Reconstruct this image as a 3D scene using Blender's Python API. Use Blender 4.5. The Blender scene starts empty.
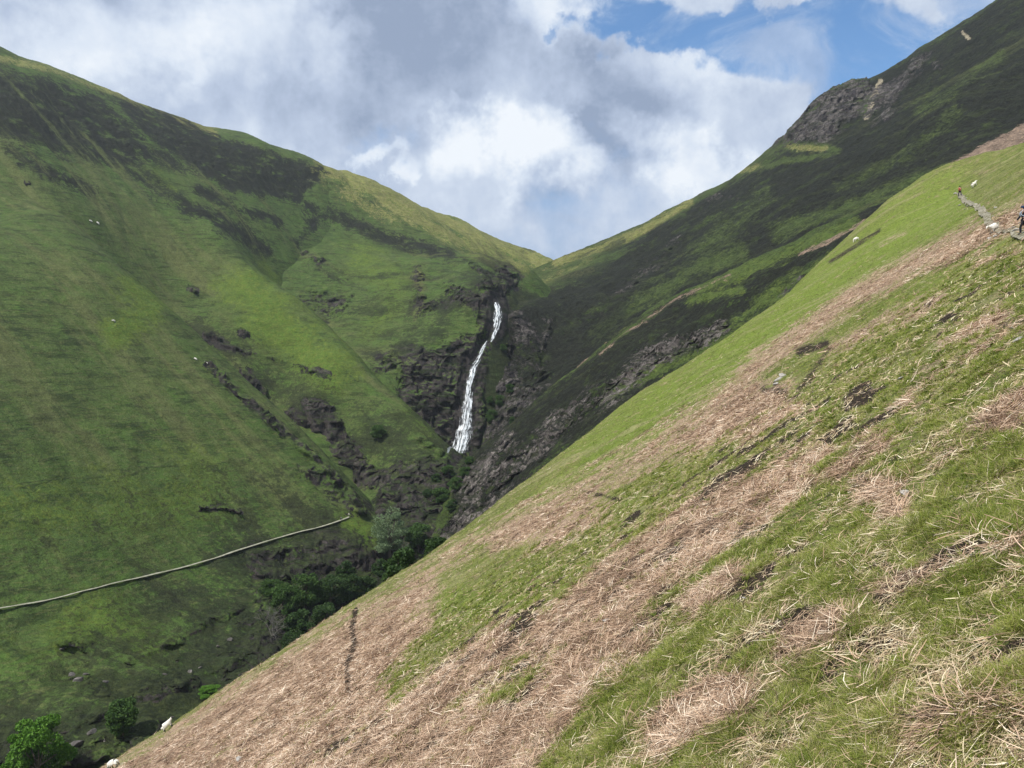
import bpy, bmesh, math, random
import numpy as np
from mathutils import Vector, Matrix, Euler

R = math.radians
random.seed(7)
rng = np.random.default_rng(7)
sc = bpy.context.scene
COL = sc.collection
F = 773.0                                   # focal length in pixels of a 1024 px wide frame

# ------------------------------------------------------------------ camera
cam_d = bpy.data.cameras.new('camera'); cam = bpy.data.objects.new('camera', cam_d); COL.objects.link(cam)
cam.location = (0, 0, 0); cam.rotation_euler = (R(90), 0, 0)
cam_d.sensor_width = 36.0; cam_d.lens = 36.0 * F / 1024.0
cam_d.clip_start = 0.1; cam_d.clip_end = 6000
sc.camera = cam

# ------------------------------------------------------------------ sun, exposure
SUN = Vector((-0.44, -0.46, 0.88)).normalized()           # towards the sun: left, a little behind
sun_d = bpy.data.lights.new('sun', 'SUN'); sun = bpy.data.objects.new('sun', sun_d); COL.objects.link(sun)
sun_d.energy = 4.6; sun_d.angle = R(0.6); sun_d.color = (1.0, 0.95, 0.87)
sun.rotation_euler = SUN.to_track_quat('Z', 'Y').to_euler()
sc.view_settings.view_transform = 'Standard'; sc.view_settings.look = 'None'
sc.view_settings.exposure = 0.22; sc.view_settings.gamma = 1.0
sc.view_settings.use_curve_mapping = False

# ------------------------------------------------------------------ node helper
class NT:
    def __init__(s, tree): s.t = tree; s.n = tree.nodes; s.l = tree.links
    def put(s, sock, v):
        if isinstance(v, bpy.types.NodeSocket): s.l.new(v, sock)
        elif v is not None:
            if isinstance(v, (tuple, list)) and len(v) == 3 and sock.type == 'RGBA': v = (*v, 1)
            sock.default_value = v
    def math(s, op, a, b=None, c=None, clamp=False):
        n = s.n.new('ShaderNodeMath'); n.operation = op; n.use_clamp = clamp
        for i, v in enumerate((a, b, c)):
            if v is not None: s.put(n.inputs[i], v)
        return n.outputs[0]
    def vmath(s, op, a, b=None):
        n = s.n.new('ShaderNodeVectorMath'); n.operation = op
        s.put(n.inputs[0], a)
        if b is not None: s.put(n.inputs[1], b)
        return n.outputs['Value'] if op in ('LENGTH', 'DISTANCE', 'DOT_PRODUCT') else n.outputs[0]
    def mix(s, f, a, b, mode='MIX'):
        n = s.n.new('ShaderNodeMix'); n.data_type = 'RGBA'; n.blend_type = mode; n.clamp_factor = True
        s.put(n.inputs[0], f); s.put(n.inputs[6], a); s.put(n.inputs[7], b)
        return n.outputs[2]
    def noise(s, vec, scale, detail=4, rough=0.55, dist=0.0):
        n = s.n.new('ShaderNodeTexNoise'); s.put(n.inputs['Vector'], vec)
        s.put(n.inputs['Scale'], scale); s.put(n.inputs['Detail'], detail)
        s.put(n.inputs['Roughness'], rough); s.put(n.inputs['Distortion'], dist)
        return n.outputs[0]
    def voro(s, vec, scale, feature='F1', rand=1.0):
        n = s.n.new('ShaderNodeTexVoronoi'); n.feature = feature; s.put(n.inputs['Vector'], vec)
        s.put(n.inputs['Scale'], scale); s.put(n.inputs['Randomness'], rand)
        return n.outputs['Distance'], n.outputs.get('Color')
    def step(s, v, lo, hi):
        n = s.n.new('ShaderNodeMapRange'); n.interpolation_type = 'SMOOTHSTEP'
        s.put(n.inputs[0], v); n.inputs[1].default_value = lo; n.inputs[2].default_value = hi
        return n.outputs[0]
    def attr(s, name):
        n = s.n.new('ShaderNodeAttribute'); n.attribute_name = name; return n.outputs['Fac']
    def bump(s, h, strength, dist, normal=None):
        n = s.n.new('ShaderNodeBump'); s.put(n.inputs['Height'], h)
        n.inputs['Strength'].default_value = strength; n.inputs['Distance'].default_value = dist
        if normal is not None: s.put(n.inputs['Normal'], normal)
        return n.outputs[0]

# ------------------------------------------------------------------ world: Nishita sky with broken cumulus
world = bpy.data.worlds.new('World'); sc.world = world; world.use_nodes = True
w = NT(world.node_tree); w.n.clear()
wout = w.n.new('ShaderNodeOutputWorld')
sky = w.n.new('ShaderNodeTexSky'); sky.sky_type = 'NISHITA'; sky.sun_disc = False
sky.sun_elevation = math.asin(SUN.z); sky.sun_rotation = math.atan2(SUN.x, SUN.y)
bg1 = w.n.new('ShaderNodeBackground'); bg1.inputs['Strength'].default_value = 0.15
sat = w.n.new('ShaderNodeHueSaturation'); sat.inputs['Saturation'].default_value = 1.32
w.l.new(sky.outputs[0], sat.inputs['Color']); w.l.new(sat.outputs[0], bg1.inputs['Color'])
tc = w.n.new('ShaderNodeTexCoord'); D = tc.outputs['Generated']
sep = w.n.new('ShaderNodeSeparateXYZ'); w.l.new(D, sep.inputs[0])
yy = w.math('MAXIMUM', sep.outputs[1], 0.08)
cu = w.math('DIVIDE', sep.outputs[0], yy); cw = w.math('DIVIDE', sep.outputs[2], yy)
comb = w.n.new('ShaderNodeCombineXYZ'); w.l.new(cu, comb.inputs[0]); w.l.new(cw, comb.inputs[1])
uv = comb.outputs[0]
# warp the cloud field with noise so that the banks have ragged edges
wn = w.n.new('ShaderNodeTexNoise'); w.l.new(D, wn.inputs['Vector']); wn.inputs['Scale'].default_value = 5.0
wn.inputs['Detail'].default_value = 6; wn.inputs['Roughness'].default_value = 0.55
wv = w.vmath('SUBTRACT', wn.outputs['Color'], (0.5, 0.5, 0.5))
wsc = w.vmath('MULTIPLY', wv, (0.30, 0.26, 0.0))
wn2 = w.n.new('ShaderNodeTexNoise'); w.l.new(D, wn2.inputs['Vector']); wn2.inputs['Scale'].default_value = 19.0; wn2.inputs['Detail'].default_value = 7; wn2.inputs['Roughness'].default_value = .62
uvw = w.vmath('ADD', w.vmath('ADD', uv, wsc), w.vmath('MULTIPLY', w.vmath('SUBTRACT', wn2.outputs['Color'], (0.5, 0.5, 0.5)), (0.13, 0.10, 0.0)))
def sk(px, py): return ((px - 512) / F, (384 - py) / F)
def blob(px, py, rx, ry, amp, soft=1.0, rot=0.0):
    u0, w0 = sk(px, py)
    v = w.vmath('SUBTRACT', uvw, (u0, w0, 0))
    if rot:
        vr = w.n.new('ShaderNodeVectorRotate'); vr.rotation_type = 'Z_AXIS'; w.put(vr.inputs['Vector'], v)
        vr.inputs['Angle'].default_value = R(rot); v = vr.outputs[0]
    v = w.vmath('MULTIPLY', v, (F / rx, F / ry, 0))
    d = w.vmath('LENGTH', v)
    f = w.step(d, 1.35, 0.35)
    return w.math('MULTIPLY', f, amp)
def total(items):
    t = items[0]
    for i in items[1:]: t = w.math('ADD', t, i)
    return t
n_big = w.noise(D, 2.6, 8, 0.58, 0.25)
n_mid = w.noise(D, 7.5, 8, 0.6, 0.2)
n_fin = w.noise(D, 22, 6, 0.6)
# coverage
cov = total([w.math('MULTIPLY_ADD', n_big, 0.6, 0.52), w.math('MULTIPLY_ADD', n_mid, 0.95, -0.30),
             w.math('MULTIPLY_ADD', n_fin, 0.35, -0.125),
             blob(700, 20, 70, 34, -0.85), blob(760, 45, 55, 40, -0.7), blob(850, 60, 70, 90, -0.85), blob(815, 120, 30, 40, -0.4),
             blob(905, 40, 90, 30, -0.45), blob(655, 42, 44, 20, -0.55), blob(600, 52, 20, 8, -0.5), blob(838, 95, 40, 60, -0.5),
             blob(430, 165, 60, 22, -0.30), blob(960, 20, 60, 30, -0.25),
             blob(1060, -40, 160, 90, -0.3),
             blob(790, 5, 36, 16, 0.45), blob(905, 10, 36, 20, 0.40), blob(850, 62, 20, 22, 0.22), blob(620, 100, 140, 60, 0.25),
             blob(500, 165, 90, 45, 0.6), blob(200, 60, 300, 120, 0.3), blob(740, 120, 80, 55, 0.25)])
veil = w.step(w.noise(w.vmath('MULTIPLY', D, (1.0, 1.0, 2.2)), 6.0, 9, .66, .8), .44, .68)
covf = w.math('MULTIPLY_ADD', w.step(cov, 0.40, 1.12), w.math('SUBTRACT', 0.92, w.math('MULTIPLY', veil, .5)), w.math('MULTIPLY_ADD', veil, .5, .06))
# brightness of the cloud
bri = total([w.math('MULTIPLY_ADD', n_mid, 0.95, -0.20), w.math('MULTIPLY', n_big, 0.22), w.math('MULTIPLY_ADD', n_fin, 0.55, -.165),
             blob(515, 160, 72, 42, 0.62), blob(400, 185, 36, 12, 0.35, rot=-25), blob(610, 20, 60, 40, 0.30),
             blob(90, 35, 150, 45, 0.30), blob(250, 40, 90, 50, 0.20), blob(700, 160, 90, 26, 0.40, rot=20), blob(740, 70, 60, 30, 0.18),
             blob(440, 40, 130, 75, -0.26), blob(60, 95, 160, 40, -0.10), blob(370, 120, 130, 42, -0.16), blob(620, 110, 60, 60, -0.22),
             blob(620, 200, 80, 30, 0.05), blob(820, 0, 40, 20, 0.2), blob(330, 20, 30, 14, -0.1)])
ramp = w.n.new('ShaderNodeValToRGB'); w.l.new(bri, ramp.inputs[0])
cr = ramp.color_ramp; cr.elements[0].position = 0.18; cr.elements[0].color = (0.26, 0.325, 0.45, 1)
cr.elements[1].position = 1.15 if False else 1.0; cr.elements[1].color = (0.82, 0.86, 0.90, 1)
e = cr.elements.new(0.45); e.color = (0.44, 0.515, 0.65, 1)
e = cr.elements.new(0.72); e.color = (0.63, 0.70, 0.80, 1)
bg2 = w.n.new('ShaderNodeBackground'); bg2.inputs['Strength'].default_value = 1.0
w.l.new(ramp.outputs[0], bg2.inputs['Color'])
mx = w.n.new('ShaderNodeMixShader'); w.l.new(covf, mx.inputs[0]); w.l.new(bg1.outputs[0], mx.inputs[1]); w.l.new(bg2.outputs[0], mx.inputs[2])
w.l.new(mx.outputs[0], wout.inputs[0])

# ------------------------------------------------------------------ noise in numpy
def _h(ix, iy, iz, s):
    h = (ix.astype(np.int64) * 374761393 + iy.astype(np.int64) * 668265263 + iz * 2147483647 + s * 974634777) & 0xffffffff
    h = ((h ^ (h >> 13)) * 1274126177) & 0xffffffff
    h = (h ^ (h >> 16)) & 0xffffff
    return h / 16777215.0
def vn2(x, y, s=0):
    fx = np.floor(x); fy = np.floor(y); tx = x - fx; ty = y - fy
    tx = tx * tx * tx * (tx * (tx * 6 - 15) + 10); ty = ty * ty * ty * (ty * (ty * 6 - 15) + 10)
    z = np.zeros_like(fx, dtype=np.int64)
    a = _h(fx, fy, z, s); b = _h(fx + 1, fy, z, s); c = _h(fx, fy + 1, z, s); d = _h(fx + 1, fy + 1, z, s)
    return (a + (b - a) * tx) * (1 - ty) + (c + (d - c) * tx) * ty
def fbm(x, y, wl, octs=5, s=0, gain=0.5):
    t = 0; a = 1; tot = 0; f = 1 / wl
    for i in range(octs):
        ca, sa = math.cos(i * 1.1 + .3), math.sin(i * 1.1 + .3)
        t = t + a * (vn2((x * ca - y * sa) * f + 17.3 * i, (x * sa + y * ca) * f - 9.1 * i, s + i) - .5); tot += a; a *= gain; f *= 2.03
    return 2 * t / tot
def vn3(x, y, z, s=0):
    fx, fy, fz = np.floor(x), np.floor(y), np.floor(z); tx, ty, tz = x - fx, y - fy, z - fz
    tx = tx * tx * (3 - 2 * tx); ty = ty * ty * (3 - 2 * ty); tz = tz * tz * (3 - 2 * tz)
    fz = fz.astype(np.int64); r = 0
    for dz in (0, 1):
        a = _h(fx, fy, fz + dz, s); b = _h(fx + 1, fy, fz + dz, s); c = _h(fx, fy + 1, fz + dz, s); d = _h(fx + 1, fy + 1, fz + dz, s)
        v = (a + (b - a) * tx) * (1 - ty) + (c + (d - c) * tx) * ty
        r = r + v * (tz if dz else 1 - tz)
    return r
def ridged3(x, y, z, wl, octs=4, s=0):
    t = 0; a = 1; tot = 0; f = 1 / wl
    for i in range(octs):
        t = t + a * (1 - np.abs(2 * vn3(x * f + 5.1 * i, y * f + 3.3 * i, z * f - 2.7 * i, s + i) - 1)); tot += a; a *= .55; f *= 2.1
    return t / tot

# ------------------------------------------------------------------ terrain: each hill is a surveyed surface z(x, y)
def P(px, py, Dp): return ((px - 512) / F * Dp, Dp, (384 - py) / F * Dp)

class Surf:
    """thin-plate surface through surveyed points"""
    def __init__(s, pts, smooth=0.0):
        p = np.array(pts, float); s.xy = p[:, :2] / 100.0; z = p[:, 2]; n = len(p)
        K = s.k(s.xy, s.xy) + smooth * np.eye(n); Q = np.c_[np.ones(n), s.xy]
        A = np.zeros((n + 3, n + 3)); A[:n, :n] = K; A[:n, n:] = Q; A[n:, :n] = Q.T
        sol = np.linalg.solve(A, np.r_[z, 0, 0, 0]); s.w = sol[:n]; s.c = sol[n:]
    @staticmethod
    def k(a, b):
        d2 = ((a[:, None, :] - b[None, :, :]) ** 2).sum(-1)
        return np.where(d2 > 1e-12, 0.5 * d2 * np.log(d2 + 1e-20), 0.0)
    def __call__(s, x, y):
        sh = x.shape; x = x.ravel() / 100.0; y = y.ravel() / 100.0; out = s.c[0] + s.c[1] * x + s.c[2] * y
        for (cx, cy), wt in zip(s.xy, s.w):
            d2 = (x - cx) ** 2 + (y - cy) ** 2
            out += wt * 0.5 * d2 * np.log(d2 + 1e-20)
        return out.reshape(sh)

def on_plane(a, b, c, lst):      # pixel -> point on plane z = a x + b y + c
    o = []
    for px, py in lst:
        u, ww = (px - 512) / F, (384 - py) / F
        o.append(P(px, py, c / (ww - a * u - b)))
    return o

# near left spur
l1_edge = [(113, 256), (167, 306), (227, 366), (287, 416), (340, 469), (360, 498)]
l1_in = [(0, 350), (0, 480), (100, 400), (100, 500), (200, 450), (250, 500), (60, 300), (150, 350), (-150, 400)]
L1p = on_plane(-.70, .45, -254, l1_edge + l1_in)
L1p += [P(0, 612, 210), P(60, 600, 222), P(110, 587, 234), P(200, 567, 266), (P(250, 548, 284)), P(300, 533, 302), P(348, 518, 320), P(373, 522, 322),
        P(395, 560, 322), P(375, 560, 305), P(300, 600, 268), P(250, 650, 228), P(260, 600, 255), P(200, 700, 198), P(120, 735, 172), P(0, 768, 166), P(50, 690, 190), P(-150, 650, 180), P(-150, 800, 150),
        P(0, 690, 188), P(340, 600, 285), P(150, 640, 222)]
L1p += [P(px + 6, py + 26, c + 62) for (px, py), c in zip(l1_edge, [max(254 / (.45 - .7 * (e[0] - 512) / F - (384 - e[1]) / F), 1) for e in l1_edge])]
L1p += [P(0, 57, 545), P(0, 130, 462), P(60, 150, 485), P(60, 205, 418), P(0, 220, 405), P(-150, -10, 520), P(-150, 150, 420), P(110, 110, 620), P(0, 80, 690), P(-150, 30, 640)]
# middle spur
l2_edge = [(250, 262), (300, 300), (340, 338), (390, 385), (420, 415), (453, 449)]
l2_in = [(150, 180), (330, 370), (220, 230), (380, 420), (400, 480)]
L2p = on_plane(-.46, .576, -278, l2_edge + l2_in)
L2p += [P(200, 300, 462), P(250, 350, 432), (P(300, 400, 410)), P(340, 440, 402), P(360, 480, 385), P(170, 270, 470), P(275, 400, 425), P(325, 450, 410)]
L2p += [P(0, 57, 542), P(0, 130, 460), P(60, 150, 482), P(0, 220, 420), P(60, 205, 436), P(-150, -10, 520), P(-150, 150, 440), P(56, 72, 590), P(110, 90, 635), P(150, 105, 645), P(210, 130, 655), P(260, 143, 670), P(300, 154, 685), P(326, 166, 690), P(300, 200, 640), P(280, 230, 580)]
L2p += [P(0, 80, 690), P(-150, 30, 640), P(110, 110, 800), P(210, 150, 820), P(300, 180, 830)]
L2p += [P(300, 330, 530), P(350, 365, 500), P(395, 410, 465), P(425, 440, 450), P(458, 470, 430), P(330, 185, 760)]
# back hill left of the waterfall
L3p = [P(*q) for q in [(458, 452, 428), (470, 400, 442), (476, 360, 455), (486, 330, 468), (492, 303, 480), (508, 285, 520), (530, 271, 600), (552, 262, 800),
        (425, 440, 425), (410, 400, 430), (405, 370, 440), (425, 330, 470), (450, 292, 505), (380, 340, 480), (340, 330, 492), (340, 280, 560), (300, 260, 570),
        (340, 230, 640), (420, 250, 640), (480, 262, 690), (440, 212, 780), (340, 172, 700), (500, 238, 820), (380, 183, 740), (410, 200, 760), (280, 330, 500), (250, 220, 640), (330, 165, 692),
        (340, 195, 850), (440, 235, 950), (500, 262, 980), (552, 288, 1000), (250, 190, 850), (450, 480, 392), (430, 520, 350), (400, 480, 390)]]
for q_ in [(530, 300, 540), (560, 300, 560), (530, 340, 480), (520, 400, 440), (580, 340, 470), (560, 270, 700), (600, 260, 760), (640, 250, 700), (520, 440, 400), (620, 320, 480)]:
    v_ = P(*q_); L3p.append((v_[0], v_[1], v_[2] - (22 if q_[0] < 540 else 45)))
# dark heather hill on the right
Bp = [P(*q) for q in [(552, 262, 800), (575, 254, 800), (600, 245, 790), (640, 228, 760), (700, 195, 700), (740, 172, 660), (780, 144, 615), (800, 122, 607), (815, 103, 603), (835, 87, 605), (855, 82, 608), (880, 79, 600),
        (898, 65, 590), (915, 50, 580), (945, 36, 560), (1000, 0, 530), (1100, -60, 500), (1250, -130, 470),
        (512, 315, 490), (508, 340, 478), (496, 400, 452), (482, 440, 436), (530, 300, 540), (570, 300, 560), (600, 300, 500), (560, 350, 470), (525, 400, 432),
        (650, 260, 560), (700, 260, 480), (750, 200, 540), (800, 200, 450), (810, 150, 550), (850, 150, 490), (850, 200, 400), (900, 150, 420), (950, 100, 430), (1000, 100, 400),
        (1024, 150, 330), (950, 170, 340), (1000, 50, 470), (900, 200, 340), (1150, 100, 320), (870, 110, 540),
        (552, 290, 950), (640, 260, 920), (740, 210, 820), (790, 180, 760), (850, 130, 760), (900, 110, 740), (1000, 50, 690), (1100, 0, 650)]]
# lower rocky spur of it, in front of the waterfall pool
B2p = [P(*q) for q in [(472, 452, 380), (500, 432, 385), (523, 414, 390), (557, 384, 400), (617, 337, 400), (677, 297, 390), (750, 264, 370), (831, 228, 345), (917, 186, 310),
        (440, 548, 312), (460, 520, 312), (480, 480, 335), (500, 480, 308), (560, 440, 288), (620, 400, 280), (684, 365, 265), (750, 320, 258), (820, 262, 256), (900, 212, 258), (600, 370, 335), (700, 310, 320),
        (472, 472, 420), (523, 436, 430), (557, 408, 440), (617, 360, 440), (677, 318, 430), (750, 282, 410), (831, 246, 390), (917, 205, 350), (1024, 175, 280)]]
# foreground hillside
FA, FB, FC = 0.688, -0.138, -6.0
a_sil = [(103, 768, 95), (170, 726, 95), (227, 692, 98), (267, 662, 102), (340, 619, 108), (397, 580, 115), (440, 551, 120), (473, 529, 125), (523, 486, 132), (580, 443, 140),
         (684, 375, 152), (751, 330, 158), (817, 268, 165), (857, 237, 165), (900, 207, 165), (944, 181, 160), (978, 184, 128), (1016, 160, 125), (1080, 122, 120), (1250, 20, 110), (-100, 900, 85), (-300, 1030, 75)]
resid = []
for px, py, d in a_sil:
    x, y, z = P(px, py, d); resid.append((x, y, z - (FA * x + FB * y + FC)))
    k = 1.35; x2, y2 = x * k - 8, y * k + 4
    drop = 34 if px < 700 else (26 if px < 930 else 16)
    resid.append((x2, y2, z * 1.0 - drop - (FA * x2 + FB * y2 + FC)))
    x3, y3 = x * 1.8 - 20, y * 1.8
    resid.append((x3, y3, z - 75 - (FA * x3 + FB * y3 + FC)))
for px, py, d in [(1020, 235, 50), (995, 228, 60), (985, 215, 84), (970, 205, 108), (958, 195, 132), (1024, 200, 74), (1000, 250, 50)]:
    x, y, z = P(px, py, d); resid.append((x, y, z - (FA * x + FB * y + FC)))
for px, py in [(1024, 768), (700, 768), (400, 768), (900, 600), (700, 600), (500, 700), (1024, 500), (850, 450), (600, 600), (700, 500), (1024, 350), (250, 760), (780, 420), (900, 330)]:
    u, ww = (px - 512) / F, (384 - py) / F
    d = min(-FC / (FA * u + FB - ww), 95); resid.append((u * d, d, 0.0))
resid += [(0, 0, 0), (-10, -10, 0), (20, -10, 0), (-40, 10, 0), (30, 5, 0), (60, 20, 3), (-60, -10, 0), (90, 60, 6)]
RA = Surf(resid, 0.004)
def softmin(a, b, k): 
    h = np.clip(.5 + .5 * (b - a) / k, 0, 1); return b + (a - b) * h - k * h * (1 - h)
def hA(x, y):
    z = FA * x + FB * y + FC + RA(x, y)
    r = np.hypot(x, y)
    z = z + 4.35 * np.exp(-(r / 2.4) ** 2)                       # the knoll the photographer stands on
    f = np.clip((r - 4) / 20, 0, 1)
    z = z + f * fbm(x, y, 14, 3, 3) * 0.5 * np.clip(r / 60, 0.2, 1.0)
    z = z + fbm(x, y, 2.6, 3, 5) * 0.22 * np.clip(r / 6, 0, 1) + fbm(x + z, y, 0.9, 3, 8) * 0.13 + fbm(x, y, 6, 3, 9) * .45 * np.clip((r - 40) / 50, 0, 1)
    return z
S1, S2, S3, SB, SB2 = Surf(L1p, .02), Surf(L2p, .02), Surf(L3p, .01), Surf(Bp, .01), Surf(B2p, .02)
def terr(x, y, z, a):      # sheep terraces: small benches that follow the contours
    return (vn2((x + y * .6) / 6, z / 1.1, 501) - .5) * a * .6 + (vn2((x - y * .4) / 13, z / 2.3, 502) - .5) * a * .8
def rills(x, y, ax, ay, wl, s_):   # shallow gullies running down the fall line (ax, ay)
    al = x * ax + y * ay; ac = -x * ay + y * ax
    return np.minimum(np.abs(fbm(ac, al * .22, wl, 4, s_)) * 3, 1) - 1
def h1(x, y):
    z = S1(x, y) + fbm(x, y, 40, 4, 11) * 1.6 + fbm(x, y, 6, 3, 12) * .35; k = np.clip((262 - y) / 60, 0, 1)
    return z + terr(x, y, z, .38) + rills(x, y, .84, -.54, 60, 13) * 2.0 + k * fbm(x, y, 11, 4, 14) * 1.8
def h2(x, y):
    z = S2(x, y) + fbm(x, y, 50, 5, 21) * 2.6 + fbm(x, y, 7, 3, 22) * .5
    return z + terr(x, y, z, .6) + rills(x, y, .62, -.78, 70, 23) * 3.0
def h3(x, y):
    z = S3(x, y) + fbm(x, y, 60, 5, 31) * 4.0 + fbm(x, y, 9, 3, 32) * .9
    return z + terr(x, y, z, .7) + rills(x, y, .5, -.86, 60, 33) * 3.5
def gul(x, y):       # down-slope gullies of the heather hill
    t = x * .2 - y * .98
    return np.abs(fbm(t, (x * .98 + y * .2) * .25, 55, 4, 45)) * 5.0
def hB(x, y): return SB(x, y) + fbm(x, y, 60, 5, 41) * 3.0 - gul(x, y) + 1.0 + fbm(x, y, 12, 4, 42) * 1.5
def hB2(x, y): return SB2(x, y) + fbm(x, y, 40, 5, 51) * 3.0 + fbm(x, y, 8, 4, 52) * 1.3
sd = np.array([60, 120, 170, 240, 325, 430, 520, 700, 1000.]); sx = np.array([-150, -110, -88, -57, -37, -30, -8, 30, 60.]); sz = np.array([-93, -90, -85, -80, -71, -39, 10, 60, 90.])
def hG(x, y):
    d = np.abs(x - np.interp(y, sd, sx))
    return np.interp(y, sd, sz) + np.minimum(np.maximum(d - 3, 0) * .35, 5) - 2.0 + fbm(x, y, 16, 5, 61) * 2.2 - 0.5
LAYERS = dict(A=hA, L1=h1, L2=h2, L3=h3, B=hB, B2=hB2, G=hG)
RNG = dict(A=(1.2, 250), L1=(140, 700), L2=(300, 860), L3=(330, 1050), B=(270, 1000), B2=(235, 470), G=(120, 470))
def hmax(x, y, skip=()):
    r = np.hypot(x, y); best = np.full(x.shape, -400.0)
    for k, f in LAYERS.items():
        if k in skip: continue
        lo, hi = RNG[k]; z = np.where((r > lo) & (r < hi), f(x, y), -400.0); best = np.maximum(best, z)
    return best

# ------------------------------------------------------------------ ground-cover survey (patches of rock, heather, bracken..., plus some painted sun and cloud shade)
def seg_d(px, py, pts):
    d = np.full(px.shape, 1e9)
    for (x0, y0), (x1, y1) in zip(pts[:-1], pts[1:]):
        dx, dy = x1 - x0, y1 - y0; L = dx * dx + dy * dy + 1e-9
        t = np.clip(((px - x0) * dx + (py - y0) * dy) / L, 0, 1)
        d = np.minimum(d, np.hypot(px - x0 - t * dx, py - y0 - t * dy))
    return d
def inside(px, py, pts):
    c = np.zeros(px.shape, bool); n = len(pts)
    for i in range(n):
        x0, y0 = pts[i]; x1, y1 = pts[(i + 1) % n]
        if y0 == y1: continue
        m = ((y0 > py) != (y1 > py)) & (px < (x1 - x0) * (py - y0) / (y1 - y0) + x0); c ^= m
    return c
def field(px, py, items, soft=1.0):
    """items: ('s', pts, halfwidth, cap) stroke or ('p', pts, soft, cap) polygon; 0.5 = boundary"""
    out = np.zeros(px.shape)
    for kind, pts, wd, cap in items:
        if soft > 1 and wd > 7: 
            if kind == 'p': wd = wd * soft
        if kind == 's':
            d = seg_d(px, py, pts) if len(pts) > 1 else np.hypot(px - pts[0][0], py - pts[0][1])
            v = np.clip(1.0 - 0.5 * d / wd, 0, 1) * cap
        else:
            d = seg_d(px, py, pts + [pts[0]]); ins = inside(px, py, pts)
            v = np.clip(.5 + np.where(ins, d, -d) / (2 * wd), 0, 1) * cap
        out = np.maximum(out, v)
    return out

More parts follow.
